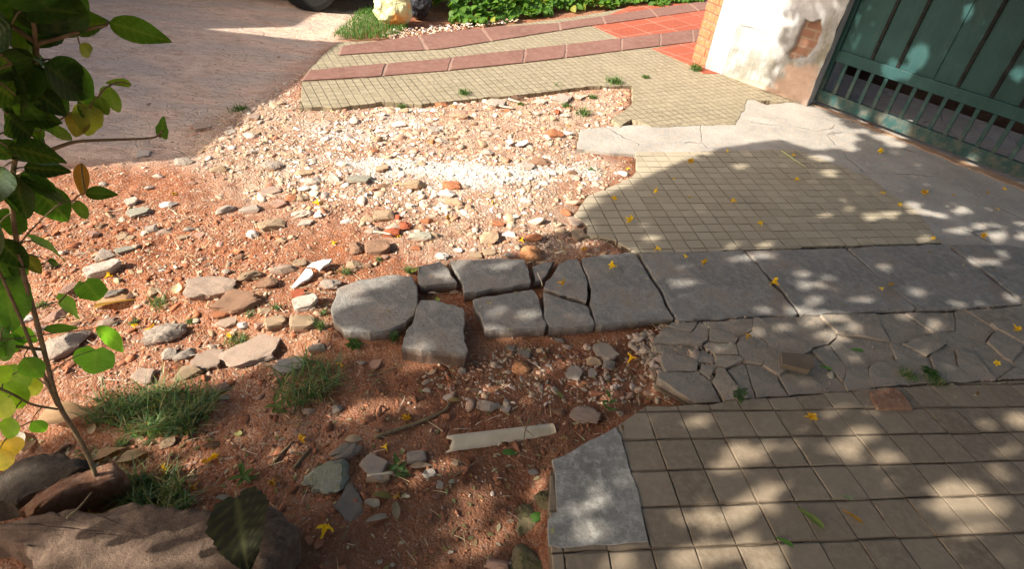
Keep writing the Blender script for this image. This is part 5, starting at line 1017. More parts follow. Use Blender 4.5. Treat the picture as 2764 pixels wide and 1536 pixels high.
# ------------------------------------------------------------------ BRICK WALL left of the pillar
w0, w1 = P(3, 66, 455), P(3, 168, 515); wd = w1-w0; WL = np.hypot(*wd); wd /= WL; wn = np.array([-wd[1], wd[0]])
if wn.dot(-w0) < 0: wn = -wn
wsg = 1 if (wd[0]*wn[1]-wd[1]*wn[0]) > 0 else -1
bw = empty('brick_wall', (w0[0], w0[1], 0), math.atan2(wd[1], wd[0])); tag(bw, 'orange brick wall end behind the white pillar', 'wall')
bm = bmesh.new(); rh = .066
for r_ in range(34):
    x = 0.0; first = True
    z0 = -.05+r_*rh
    for (xa, xb) in (((0, .55*WL), (.57*WL, WL-.003)) if r_ % 2 else ((0, .72*WL), (.74*WL, WL-.003))):
        d = random.uniform(-.002, .003); v, f = boxvf(((xa+xb)/2, -wsg*(.6+d), z0+rh/2-.004), (xb-xa, 1.2, rh-.009)); vs = [bm.verts.new(p) for p in v]
        for q in f: bm.faces.new([vs[i] for i in q])
bmesh.ops.bevel(bm, geom=list(bm.edges), offset=.004, segments=1, affect='EDGES')
bm_obj('bricks', bm, mat_concrete('orange_brick', (.44, .115, .05), (.52, .16, .075), (.50, .26, .16), 2, .004, False, .3), bw)
mk('mortar', *boxvf((WL/2-.002, -wsg*.605, 1.07), (WL-.010, 1.19, 2.2)), MT['joint'], bw)

# ------------------------------------------------------------------ HEDGE / GROUND COVER
hp = scatter(poly(0, [(1040, 60), (1250, 50), (1420, 24), (1700, 10), (1790, -5), (1700, -50), (1300, -45), (985, -30), (1020, 30)]), 6500, 61, .10)
hp = hp[np.hypot(hp[:, 0]-P(2, 565, 140)[0], hp[:, 1]-P(2, 565, 140)[1]-.1) > .30]
V0, F0, r0 = leaf_mesh(.075, .07, 5, .12, .25, .6, 1); n = len(hp); Vs = []; cl = []
edge_d = -sdf(Z_HEDGE, hp[:, 0], hp[:, 1])
for i in range(n):
    hgt = .03+min(.34, max(0, edge_d[i])*.9)*rng.random()**.5; sc_ = rng.uniform(.45, 1.15)
    M = frame([rng.normal()*.6-.2, rng.normal()*.6-.5, rng.uniform(-.5, .25)], [rng.normal()*.35-.25, rng.normal()*.35-.3, 1]); Vs.append(V0*sc_ @ M.T+np.array([hp[i, 0], hp[i, 1], hgt]))
    y_ = rng.random(); cl.append(((.10, .22, .03), (.14, .28, .045), (.07, .17, .03), (.32, .33, .06))[0 if y_ < .4 else 1 if y_ < .7 else 2 if y_ < .95 else 3])
cl = np.array(cl)*rng.uniform(.75, 1.2, (n, 1))
tag(mk('ground_cover', np.concatenate(Vs), (F0[None]+(np.arange(n)*len(V0))[:, None, None]).reshape(-1, 4), MT['leaf'], tint=np.repeat(cl, len(V0), 0), rib=np.tile(r0, n), smoothf=True), 'bright green ground cover leaves along the far path edge', kind='stuff')

# ------------------------------------------------------------------ BAGS
def bag(name, label, t, x0, x1, ybase, htop, mat, seed, knot=True):
    g = P(t, (x0+x1)/2, ybase, .0); w = pxw(t, (x0+x1)/2, ybase, x1-x0)/2; b = empty(name, (g[0], g[1]+w*.8, 0)); tag(b, label, 'bag', 'rubbish bags on the grass')
    V = I5[0].copy(); nr = V.copy(); hgt = htop
    th = np.arctan2(nr[:, 1], nr[:, 0]); q = fbm(th*1.2+seed, nr[:, 2]*2+seed, 2.0, 3, seed); q2 = fbm(th*4+seed, nr[:, 2]*3, 2, 3, seed+1)
    rad = np.sqrt(np.clip(1-nr[:, 2]**2, 0, 1))**.7*(1+.16*q+.07*q2)*(1-.32*smooth(.0, 1, nr[:, 2]))
    V = np.stack([w*rad*np.cos(th), w*.85*rad*np.sin(th), hgt*(.46+.50*np.sign(nr[:, 2])*np.abs(nr[:, 2])**.8+.03*q2)], -1)
    mk('sack', V, I5[1], mat, b, smoothf=True)
    v, f = tube([(0, 0, hgt*.93), (.01, 0, hgt*1.0), (-.01, .01, hgt*1.05), (.02, .0, hgt*1.14)], [w*.28, w*.10, w*.14, w*.24], 10); mk('knot', v, f, mat, b, smoothf=True); return b
bag('rubbish_bag', 'pale yellow translucent rubbish bag with something orange inside', 2, 225, 510, 205, .34, MT['bagy'], 3)
bag('rubbish_bag', 'dark grey shiny rubbish bag behind the yellow bag', 2, 470, 660, 140, .36, MT['bagd'], 8)

# ------------------------------------------------------------------ CAR (only its dark foot shows at the top edge)
cc = P(0, 940, 6); car = empty('parked_car', (cc[0]-1.72, cc[1]+.60, -.045), R(176)); tag(car, 'black parked car at the far edge of the road', 'car')
prof = [(-2.05, .42), (-2.0, .30), (-1.72, .24), (1.72, .24), (2.02, .30), (2.08, .55), (1.95, .78), (1.15, .93), (.55, 1.40), (-1.05, 1.42), (-1.75, 1.0), (-2.05, .92)]
def carloft(ws): 
    V = []; F = []; n = len(prof)
    for (yo, sc) in ws:
        for (x, z) in prof: V.append((x*(1 if abs(yo) < .8 else .985), yo*(1 if z < .95 else .78), z))
    for k in range(len(ws)-1):
        for i in range(n): F.append((k*n+i, k*n+(i+1) % n, (k+1)*n+(i+1) % n, (k+1)*n+i))
    F += [tuple(range(n))[::-1], tuple((len(ws)-1)*n+i for i in range(n))]; return V, F
v, f = carloft([(-.85, 1), (-.80, 1), (0, 1), (.80, 1), (.85, 1)]); body = mk('body', v, f, MT['carpaint'], car)
md = body.modifiers.new('b', 'BEVEL'); md.width = .05; md.segments = 3
for sx in (-1.28, 1.30):
    for sy in (-.78, .78):
        wv, wf = tube([(sx, sy-.10, .31), (sx, sy-.09, .31), (sx, sy+.09, .31), (sx, sy+.10, .31)], [.27, .31, .31, .27], 28); wh = mk('wheel', wv, wf, MT['rubber'], car, smoothf=False)
        wv, wf = tube([(sx, sy+(.095 if sy > 0 else -.095), .31), (sx, sy+(.112 if sy > 0 else -.112), .31)], [.19, .17], 20); mk('rim', wv, wf, MT['steel'], wh)
for sy in (-1, 1):
    mk('side_window', [(.95, sy*.80, .98), (.48, sy*.672, 1.34), (-.95, sy*.672, 1.36), (-1.45, sy*.80, 1.0), (.95, sy*.81, .98), (.48, sy*.682, 1.34), (-.95, sy*.682, 1.36), (-1.45, sy*.81, 1.0)], [(0, 1, 2, 3), (7, 6, 5, 4), (0, 4, 5, 1), (1, 5, 6, 2), (2, 6, 7, 3), (3, 7, 4, 0)], MT['glass'], car)
    mk('headlight', *boxvf((2.03, sy*.58, .66), (.08, .30, .12)), MT['glass'], car); mk('tail_light', *boxvf((-2.03, sy*.62, .80), (.08, .26, .13)), MT['rockred'], car)

# ------------------------------------------------------------------ HOUSES beyond the left edge, whose shade lies on the road
sh = lambda h: np.array([math.cos(SUN_AZ), math.sin(SUN_AZ)])*h/math.tan(SUN_EL)
def house(label, tip, near, h, west, far=None):
    a, b = tip-sh(h), near-sh(h); a = a if far is None else far-sh(h)
    x1, y0, y1 = b[0], b[1], a[1]; e = empty('house', ((x1+west)/2, (y0+y1)/2, 0)); tag(e, label, 'house', 'houses across the road'); c = e.location
    pl = np.array([[west, y0], [x1, y0+.0], [a[0], y1], [west, y1]])
    w = prism('wall', pl-np.array([c[0], c[1]]), h-.12, -.2, MT['wall'], e, bevel=0)
    r_ = prism('roof', pl-np.array([c[0], c[1]]), h, h-.118, MT['roof'], e, bevel=.01)
    for k, yy_ in enumerate(np.linspace(y0+.5, y1-.5, 2)):
        wn_ = mk('window', *boxvf((x1-c[0]+.01, yy_-c[1], h*.5), (.06, .6, .7)), MT['glass'], e); mk('sill', *boxvf((x1-c[0]+.05, yy_-c[1], h*.5-.39), (.12, .7, .05)), MT['conc'], wn_)
    return e
house('low rendered house whose shade covers the road', P(0, 872, 100), P(0, 482, 386), 2.3, -9.5)
house('second rendered house further up the road', P(0, 600, 20), P(0, 720, 52), 2.9, -10.5, far=P(0, 720, 52)+np.array([.3, 4.0]))

# ------------------------------------------------------------------ SHRUB at the left, close to the camera
def atd(t, x, y, dist): return np.array([0, 0, CAMH])+ray(t, x, y)*dist
class Foliage:
    def __init__(s): s.V = []; s.F = []; s.T = []; s.R = []; s.o = 0
    def add(s, base, tip, width, nrm, col, heart=0., fold=.15, curl=.15, serr=0., rows=22, cols=10, lobe=0.):
        base, tip = np.array(base), np.array(tip); L = np.linalg.norm(tip-base); v, f, r = leaf_mesh(L, width, rows, fold, curl, 1, heart, .03, serr, cols, lobe)
        v = v @ frame(tip-base, nrm).T+base; s.V.append(v); s.F.append(f+s.o); s.o += len(v); s.T.append(np.repeat([col], len(v), 0)); s.R.append(r)
    def build(s, name, parent, mat='leaf'):
        o = np.array(parent.location); return mk(name, np.concatenate(s.V)-o, np.concatenate(s.F), MT[mat], parent, tint=np.concatenate(s.T), rib=np.concatenate(s.R), smoothf=True)
DG, MG, LG, YL = (.028, .072, .014), (.055, .135, .022), (.11, .20, .03), (.22, .26, .04)
root = G(7, 710, 930); shrub = empty('leafy_shrub', (root[0], root[1], root[2])); tag(shrub, 'leafy shrub with two thin stems at the left edge', 'shrub')
RH0 = float(np.hypot(root[0], root[1]))
def S(x, y, off=0.):
    """a point of the shrub: it leans a little towards the camera as it rises"""
    r_ = ray(0, x, y); rh = RH0*np.interp(y, [0, 300, 620, 1265], [.74, .80, .88, 1.0])+off; return np.array([0, 0, CAMH])+r_*rh/np.hypot(r_[0], r_[1])
stem1 = [root, S(245, 1200), S(205, 1110), S(145, 1020), S(110, 880), S(85, 780), S(50, 660), S(25, 500), S(40, 380), S(70, 230), S(95, 110), S(60, -80)]
stem2 = [S(145, 1020), S(90, 900), S(60, 820), S(20, 730), S(-40, 600)]
def smoothpath(p, m=5):
    p = np.array(p); f = np.linspace(0, len(p)-1, (len(p)-1)*m+1); s_ = np.stack([np.interp(f, range(len(p)), p[:, k]) for k in range(3)], 1)
    for _ in range(3): s_[1:-1] = s_[:-2]*.25+s_[1:-1]*.5+s_[2:]*.25
    return s_
loc = np.array(shrub.location); NODES = []; OUTB = []
def bough(nm, p, r0_, r1_):
    q = smoothpath(p); v, f = tube(q-loc, np.linspace(r0_, r1_, len(q)), 8); mk(nm, v, f, MT['stem'], shrub, smoothf=True); NODES.extend(list(q)); return q
for nm, p, r0_, r1_ in (('stem', stem1, .0062, .0026), ('stem', stem2, .0040, .0025),
    ('branch', [S(70, 230), S(110, 215), S(85, 110), S(130, 100), S(180, 85), S(230, 70), S(268, 63)], .004, .0018),
    ('branch', [S(40, 400), S(120, 380), S(185, 355), S(260, 352), S(330, 350), S(390, 347), S(410, 330)], .0035, .0014),
    ('branch', [S(-60, 960), S(20, 985), S(80, 1020), S(145, 1030)], .003, .0025),
    ('branch', [S(30, 640), S(60, 600), S(100, 555), S(140, 520)], .0016, .001),
    ('branch', [S(-40, 860), S(60, 850), S(160, 835), S(230, 830)], .0014, .001)): bough(nm, p, r0_, r1_)
for (x, y, e_) in ((40, 380, (-.55, -.10, .25)), (95, 110, (-.50, .05, .22)), (50, 660, (-.60, -.05, .20)), (60, -60, (-.35, -.12, .25)), (25, 500, (-.45, .20, .25)), (110, 880, (-.50, -.22, .14))):
    s_ = S(x, y); e_ = np.array(e_); OUTB.append(bough('branch', [s_, s_+e_*.35+np.array([0, 0, .04]), s_+e_*.7+np.array([0, 0, .03]), s_+e_], .0035, .0012))
fo = Foliage(); cz = np.array([0, 0, CAMH]); BASES = []
def lf2(bx, by, tx_, ty_, d, w, col, face=.5, heart=0., d2=None, **k):
    """leaf from picture point b to t at distance d, width in picture px; face: 1 faces the camera, 0 faces up"""
    o_ = (d-(.72+.40*by/1000.))*.30+.02*float(rng.normal()); a = S(bx, by, o_); b = S(tx_, ty_, o_+.02*float(rng.normal())); wd = w*1.07298*abs((ROT.T @ (a-cz))[2])/FPX*1.02; BASES.append(a)
    n_ = face*(cz-a)/np.linalg.norm(cz-a)+(1-face)*np.array([-.35, -.2, .9]); fo.add(a, b, wd, n_, np.array(col)*rng.uniform(.8, 1.25)*(1+1.1*smooth(560., 900., by)), heart, fold=rng.uniform(.08, .3), curl=rng.uniform(0, .3), lobe=.07 if heart else 0., **k)  # lower leaves tinted lighter to stand in for sunlight on them
for q in [(275, 55, 432, 103, .80, 75, MG, .55), (200, 70, 175, -70, .82, 75, MG, .6), (190, 72, 262, 45, .82, 80, MG, .5), (100, 100, 20, -60, .74, 190, DG, .6), (150, 95, 100, -80, .76, 170, DG, .7), (85, 120, 150, 60, .78, 90, DG, .6), (30, 60, -60, 110, .74, 150, DG, .5),
          (50, 150, 175, 330, .74, 110, DG, .55), (110, 160, 245, 250, .78, 120, DG, .6), (140, 150, 240, 260, .80, 90, MG, .5), (30, 160, -10, 320, .72, 130, DG, .6), (60, 210, 180, 290, .76, 80, DG, .4), (195, 250, 255, 290, .82, 70, MG, .6), (40, 240, 130, 330, .75, 70, MG, .3), (200, 110, 242, 150, .84, 38, (.14, .17, .05), .6),
          (330, 212, 272, 200, .95, 26, LG, .5), (275, 215, 285, 300, .93, 55, LG, .7), (250, 240, 262, 298, .92, 45, LG, .6), (225, 270, 215, 345, .88, 70, YL, .8, .5), (200, 280, 190, 345, .89, 60, (.2, .16, .03), .8), (140, 310, 165, 370, .90, 60, LG, .7), (100, 330, 80, 380, .90, 45, LG, .6), (60, 335, 10, 330, .9, 60, LG, .5), (110, 350, 70, 325, .9, 45, MG, .5),
          (408, 345, 405, 308, .90, 30, MG, .8, .4), (205, 410, 208, 495, 1.0, 38, (.26, .12, .04), .8), (215, 485, 295, 488, .98, 40, MG, .6), (200, 505, 205, 568, 1.0, 40, LG, .7), (60, 420, 180, 430, .9, 60, DG, .4), (50, 450, 190, 500, .88, 70, DG, .5), (40, 440, 60, 560, .86, 90, DG, .6), (90, 470, 175, 560, .88, 95, DG, .6), (10, 420, -40, 520, .84, 110, DG, .5), (30, 400, 160, 400, .86, 60, DG, .3), (20, 370, 170, 395, .84, 80, DG, .35),
          (30, 530, 38, 600, 1.0, 66, MG, .8, .5), (-10, 600, 75, 680, .95, 70, DG, .5), (0, 560, -30, 660, .92, 90, DG, .6), (85, 605, 188, 640, 1.05, 55, MG, .5, .6), (60, 640, 105, 690, 1.05, 40, (.13, .14, .03), .7), (20, 655, 75, 690, 1.0, 60, DG, .5), (120, 655, 150, 668, 1.1, 20, DG, .6), (215, 710, 260, 770, 1.12, 70, MG, .75, .6), (150, 760, 235, 790, 1.12, 60, MG, .6, .5), (240, 825, 352, 890, 1.15, 50, MG, .45), (240, 880, 235, 950, 1.16, 95, MG, .85, .7),
          (20, 700, 30, 840, 1.05, 100, MG, .8, .5), (0, 850, 40, 910, 1.05, 80, MG, .8, .5), (30, 830, 100, 860, 1.05, 45, MG, .6), (10, 770, -40, 900, 1.0, 80, MG, .7), (60, 930, 20, 985, 1.15, 70, LG, .8, .4), (90, 950, 60, 1000, 1.15, 60, YL, .8, .3), (20, 1000, -30, 1060, 1.12, 80, YL, .8, .3), (30, 1050, 20, 1110, 1.14, 50, LG, .8), (20, 1100, 40, 1150, 1.14, 60, (.42, .30, .08), .8), (0, 1130, 10, 1190, 1.12, 60, (.40, .34, .10), .8), (-20, 930, 30, 960, 1.1, 60, LG, .6), (80, 1060, 120, 1090, 1.2, 40, MG, .6), (110, 830, 200, 820, 1.12, 30, MG, .4), (50, 290, 160, 300, .8, 90, DG, .45), (10, 280, 110, 390, .78, 100, DG, .5), (-30, 200, 60, 260, .74, 120, DG, .5), (-20, 350, 40, 420, .8, 100, DG, .6), (120, 20, 60, -70, .74, 150, MG, .6), (60, 20, 190, 20, .76, 110, DG, .5), (20, 110, 140, 150, .74, 120, DG, .5), (90, 160, 20, 260, .74, 120, MG, .6), (150, 190, 215, 230, .78, 60, DG, .5), (20, 290, 90, 350, .76, 90, DG, .6), (-10, 130, 60, 200, .72, 130, DG, .5), (60, 430, 130, 510, .84, 90, DG, .5), (0, 480, 90, 520, .84, 90, DG, .5), (-20, 640, 30, 740, 1.0, 90, MG, .7), (10, 820, -20, 930, 1.05, 90, MG, .7), (60, 900, 110, 960, 1.1, 60, MG, .7), (10, 960, 60, 1040, 1.1, 80, LG, .7)]:
    kw = {}
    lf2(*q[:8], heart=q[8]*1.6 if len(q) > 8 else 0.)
# growth that continues beyond the frame
for path in OUTB:
    for k_ in range(6, len(path)):
        for _ in range(2):
            d_ = rng.normal(size=3); d_[2] -= .3; d_ /= np.linalg.norm(d_); a = path[k_]+d_*.008; b = a+d_*rng.uniform(.06, .10)
            if project(b)[0] > 60 and project(b)[1] > 0: continue
            fo.add(a, b, rng.uniform(.035, .06), [rng.normal()*.4-.4, rng.normal()*.4-.2, 1], (DG, MG, LG)[rng.integers(0, 3)], rows=10, cols=4)
for (x0, y0, x1, y1, w) in ((560, 1215, 900, 1040, 110), (760, 1265, 1180, 1120, 70), (900, 1180, 1600, 1010, 150), (1080, 1310, 1700, 1095, 90), (1470, 1330, 1730, 1260, 80), (330, 960, 700, 1010, 90), (60, 1180, 280, 1080, 90), (760, 985, 1300, 960, 90), (1500, 1180, 1720, 1120, 60), (-60, 1330, 200, 1200, 70)):
    for k_, d_ in enumerate((.62, .70)):
        p0 = np.array([*P(7, x0, y0, .09), .09])+TOSUN*d_; p1 = np.array([*P(7, x1, y1, .09), .09])+TOSUN*d_
        if k_: p0, p1 = p0*.6+p1*.4, p1
        else: p1 = p0*.35+p1*.65
        fo.add(p0, p1, pxw(7, x0, y0, w, .09)*1.1, TOSUN+rng.normal(size=3)*.12, (MG, DG)[k_], curl=.05, rows=10, cols=4); BASES.append(p0)
tw = []; nodes = np.array(NODES); left = list(BASES)
while left:
    dd_ = [np.min(np.linalg.norm(nodes-p_, axis=1)) for p_ in left]; k_ = int(np.argmin(dd_)); p_ = left.pop(k_); q_ = nodes[int(np.argmin(np.linalg.norm(nodes-p_, axis=1)))]
    if dd_[k_] > .004:
        m_ = (p_+q_)/2+np.array([0, 0, .12*dd_[k_]]); pth = smoothpath([q_, m_, p_], 4); v_, f_ = tube(pth-loc, np.linspace(.0017, .0009, len(pth)), 5); mk('twig', v_, f_, MT['stem'], shrub, smoothf=True); nodes = np.concatenate([nodes, pth[2:]])
fo.build('foliage', shrub)
# seedling whose broad leaf over the big rock is darkened to look shaded
sd0 = G(7, 1800, 960); seed_ = empty('seedling', (sd0[0], sd0[1], sd0[2])); tag(seed_, 'seedling with one broad drooping leaf coloured dark as if shaded over the large rock', 'seedling')
fs = Foliage(); a = P(7, 1800, 940, .10); b = P(7, 1850, 1425, .16); fs.add([*a, .125], [*b, .15], .150, [-.1, -.3, 1], (.022, .022, .009), .6, .10, .05, .07, 24); fs.build('leaf', seed_)
v, f = tube(smoothpath([(0, 0, 0), (.0, .01, .08), (a[0]-sd0[0], a[1]-sd0[1], .125-sd0[2])]), .002, 6); mk('stem', v, f, MT['stem'], seed_)
# small weeds
def weed(t, x, y, n, L, W, h, label, col, up=.5):
    g = surf(t, x, y); e = empty('weed', g.tolist()); tag(e, label, 'weed', 'small weeds'); fw = Foliage()
    for i in range(n):
        th = i*2.4+rng.uniform(-.3, .3); hh = h*(.2+.8*i/n); b0_ = g+np.array([0, 0, hh]); d_ = np.array([math.cos(th), math.sin(th), up*rng.uniform(.2, 1.2)]); d_ /= np.linalg.norm(d_)
        fw.add(b0_, b0_+d_*L*rng.uniform(.7, 1.1), W, [0, 0, 1], np.array(col)*rng.uniform(.8, 1.2), rows=6, cols=4)
    fw.build('leaves', e); v_, f_ = tube([(0, 0, 0), (0, 0, h)], .0015, 6); mk('stem', v_, f_, MT['stem'], e)
weed(7, 1850, 760, 7, .05, .014, .03, 'small weed with long pointed leaves on the shaded dirt', (.07, .15, .04))
weed(5, 400, 1150, 22, .022, .010, .05, 'small bushy weed left of the loose block', (.05, .11, .04), .3)
weed(9, 410, 170, 18, .03, .015, .05, 'grey green weed at the rim of the ramp tiles', (.10, .16, .09), .5)
weed(6, 1850, 1400, 10, .035, .02, .02, 'green weed at the back rim of the ramp tiles', (.05, .13, .03), .3)
weed(8, 1995, 260, 7, .035, .014, .09, 'upright seedling weed near the corner of the ramp', (.09, .17, .05), .6)
weed(8, 430, 740, 8, .04, .018, .07, 'upright weed by the pale stick', (.05, .10, .035), .7)
weed(7, 2090, 260, 7, .04, .018, .06, 'spindly weed on the red dirt under the grass', (.10, .15, .04), .4)
weed(5, 100, 1190, 10, .035, .02, .02, 'low weed under the rounded slab', (.05, .13, .03), .3)

# ------------------------------------------------------------------ SHADE TREE, standing left behind the camera
ground_shade = [P(0, *q) for q in ((-260, 1180), (0, 1090), (90, 1050), (200, 985), (330, 955), (480, 938), (560, 905), (640, 880), (760, 855), (835, 800), (870, 765), (930, 730), (1000, 700), (1055, 658), (1250, 642), (1320, 595), (1440, 572), (1475, 520), (1510, 490), (1600, 452), (1700, 412), (1790, 372), (1900, 352), (2020, 345), (2080, 372), (2160, 352), (2110, 300), (2050, 262))]
g_end = ground_shade[-1]
ground_shade += [g_end+sh(1.7), g_end+sh(1.7)+np.array([3.2, -2.6]), np.array([5.2, .5]), np.array([3.0, -.8]), np.array([-.3, -.9]), np.array([-1.4, .1])]
SHP = np.array(ground_shade)
HOL = {6: [(1270, 150, 30), (1070, 185, 30), (1420, 200, 60), (1570, 190, 70), (1720, 110, 75), (1800, 160, 80), (1940, 190, 65), (2110, 155, 75), (2240, 270, 75), (2100, 310, 75), (1850, 365, 55), (2380, 350, 85), (2560, 350, 55), (2570, 260, 45), (2330, 540, 65), (2420, 480, 55), (2200, 540, 65), (610, 415, 50), (370, 425, 50), (520, 510, 65), (640, 510, 55), (380, 530, 40), (70, 700, 65), (920, 640, 65), (920, 720, 75), (1030, 725, 35), (1090, 660, 35), (1770, 775, 90), (1510, 580, 50), (1320, 830, 40), (1400, 830, 40), (610, 910, 65), (840, 910, 65), (1010, 840, 75), (950, 920, 65), (1110, 965, 100), (950, 990, 65), (730, 1030, 50), (550, 1070, 65), (1290, 1035, 75), (1120, 1080, 85), (1150, 1110, 65), (1660, 945, 50), (1890, 1020, 65), (2070, 865, 55), (2500, 820, 55), (1280, 1260, 45), (200, 1190, 45)],
       3: [(900, 1060, 120), (1150, 1060, 120), (1020, 1100, 100), (1600, 1080, 90), (1500, 1030, 80), (1050, 1190, 85), (440, 1255, 55), (1100, 1300, 60), (150, 1140, 85), (1350, 980, 60), (800, 1010, 80), (1250, 1110, 80)],
       9: [(1370, 420, 105), (1150, 510, 65), (1270, 570, 85), (1560, 590, 65), (2080, 900, 260), (2250, 1000, 230), (2150, 1080, 150), (450, 570, 150), (600, 530, 90), (330, 640, 90), (2550, 310, 110), (2380, 690, 85), (2300, 350, 55), (2450, 550, 55), (690, 820, 85), (200, 1050, 160), (450, 990, 140), (650, 960, 85), (100, 1350, 170), (450, 1280, 140), (650, 1380, 170), (120, 310, 60)],
       8: [(1900, 1150, 100), (1830, 980, 60), (1970, 920, 60), (1040, 980, 75), (960, 1080, 75), (880, 1140, 65), (1270, 1080, 75), (1180, 1150, 75), (1100, 1210, 65), (1000, 1290, 65), (900, 1310, 55), (720, 1390, 95), (990, 900, 40), (650, 770, 45), (720, 700, 55), (1560, 740, 65), (980, 260, 65), (250, 230, 130), (500, 220, 110), (100, 280, 100), (1100, 90, 65), (1180, 70, 65), (1320, 30, 55), (1430, 180, 55), (1850, 120, 55), (1910, 40, 75), (2230, 60, 65), (850, 620, 45), (1500, 850, 55), (1400, 870, 45), (890, 680, 45), (1770, 450, 55), (2100, 1400, 130), (1180, 1390, 90)],
       5: [(1240, 570, 65), (1180, 590, 65), (880, 570, 55), (760, 640, 65), (840, 660, 50), (1380, 950, 55), (1170, 1080, 75), (650, 1160, 55), (570, 1230, 85), (100, 850, 65), (200, 720, 105), (330, 720, 60), (2330, 370, 65), (2180, 460, 55), (2000, 485, 55), (1350, 1330, 75), (1550, 1260, 50), (1890, 1280, 60), (1430, 460, 90), (1830, 400, 75), (2560, 710, 45), (1650, 1420, 60), (300, 1280, 80), (120, 1080, 80), (1700, 940, 45), (1150, 940, 45)],
       7: [(1200, 450, 160), (1900, 550, 110), (1500, 650, 130), (2400, 250, 110), (1600, 380, 80), (1400, 500, 130), (1400, 150, 110), (1250, 60, 110), (800, 230, 80), (400, 1250, 260), (900, 1280, 210), (1300, 1110, 120), (1600, 1200, 130), (1500, 1350, 160), (700, 1370, 210), (1100, 1390, 160), (500, 800, 160), (1950, 1330, 110), (2560, 330, 110), (1450, 760, 110), (600, 1180, 120), (250, 1350, 200), (650, 720, 90), (2100, 1250, 60), (1500, 80, 90), (1400, 330, 90)]}
dirn = -TOSUN; e1 = np.array([-math.sin(SUN_AZ), math.cos(SUN_AZ), 0]); e2 = np.cross(dirn, e1)
HC = []; HR = []
for t, L in HOL.items():
    for (x, y, w) in L:
        zz_ = -.08 if t in (7, 8) and x < 1600 else 0; 
        if t == 7 and y > 1080: zz_ = .09
        p = np.array([*P(t, x, y, zz_), zz_]); HC.append((p.dot(e1), p.dot(e2))); HR.append(max(.012, pxw(t, x, y, w, zz_)*({7: .40, 8: .50, 9: .50, 3: .60}.get(t, .50))))
# sun spots on the upright gate
for (x, y, w) in ((1300, 120, 45), (1780, 420, 90), (1590, 545, 90), (1700, 560, 50), (1560, 930, 80), (1640, 990, 80), (2540, 560, 40), (1370, 880, 50), (2150, 90, 30), (1150, 790, 50), (2180, 1230, 50)):
    s_, z_ = onplane(3, x, y); p = np.array([*(GO+gd*s_), z_]); HC.append((p.dot(e1), p.dot(e2))); HR.append(max(.03, w/2.794*np.linalg.norm(p-cz)/FPX*.6))
HC = np.array(HC); HR = np.array(HR)
n = 78000; q = scatter(SHP, n, 71, .05); zc = rng.uniform(1.95, 3.3, n); cp = np.stack([q[:, 0], q[:, 1], np.zeros(n)], -1)+TOSUN*(zc/TOSUN[2])[:, None]
c1, c2 = cp @ e1, cp @ e2; keep = np.ones(n, bool); LH = .024
for (h1, h2), r_ in zip(HC, HR): keep &= (c1-h1)**2+(c2-h2)**2 > (r_+LH*.7)**2
inb = -sdf(SHP, q[:, 0], q[:, 1]); keep &= inb > .02
pu = rng.uniform(PL*.42, PL*1.02, 1500); pz = rng.uniform(.0, 1.25, 1500); ok = rng.random(1500) < smooth(.42, .75, pu/PL+.12*fbm(pu, pz, 6, 2, 77))*.8
pc = np.concatenate([pl0+pu[:, None]*pd, pz[:, None]], 1)[ok]; pc = pc+TOSUN*((rng.uniform(2.6, 3.6, len(pc))-pc[:, 2])/TOSUN[2])[:, None]
cp = np.concatenate([cp[keep], pc]); n = len(cp); print('canopy leaves', n)
V0 = np.array([(0, -.036, 0), (-.024, -.010, .004), (-.015, .020, .003), (0, .038, -.004), (.015, .020, .003), (.024, -.010, .004)]); F0 = np.array([(0, 3, 2, 1), (0, 5, 4, 3)])
dd = rng.normal(size=(n, 3)); nn_ = rng.normal(size=(n, 3))*.55+TOSUN
y_ = dd/np.linalg.norm(dd, axis=1)[:, None]; z_ = nn_-y_*np.sum(nn_*y_, 1)[:, None]; z_ /= np.linalg.norm(z_, axis=1)[:, None]; x_ = np.cross(y_, z_)
Vl = cp[:, None]+V0[None, :, 0:1]*x_[:, None]+V0[None, :, 1:2]*y_[:, None]+V0[None, :, 2:3]*z_[:, None]
tb = np.array([-3.6, -2.6, 0.]); tree = empty('shade_tree', tb.tolist()); tag(tree, 'broad leafy tree standing behind the camera and shading the pavement', 'tree')
tn = np.array([DG, MG, (.07, .14, .03)])[rng.integers(0, 3, n)]
mk('crown', Vl.reshape(-1, 3)-tb, (F0[None]+(np.arange(n)*len(V0))[:, None, None]).reshape(-1, 4), MT['crown'], tree, tint=np.repeat(tn, len(V0), 0), rib=np.zeros(n*len(V0)))
cen = cp.mean(0); parts = [tube(smoothpath([(0, 0, -.2), (.05, .05, 1.2), (0, .15, 2.4), (-.1, .2, 3.2)]), np.linspace(.20, .12, 16), 12)]
mk('trunk', *join(parts), MT['bark'], tree, smoothf=True)
for k in range(9):
    tgt = cp[rng.integers(0, n)]-tb; tgt[2] = max(tgt[2], 2.6); m_ = np.array([0, .2, 3.1]); pth = smoothpath([m_, m_*.6+tgt*.4+np.array([0, 0, .9]), m_*.25+tgt*.75+np.array([0, 0, .7]), tgt]); pr = pth+tb
    v, f = tube(pth, np.linspace(.055, .008, len(pth)), 8); mk('limb', v, f, MT['bark'], tree, smoothf=True)

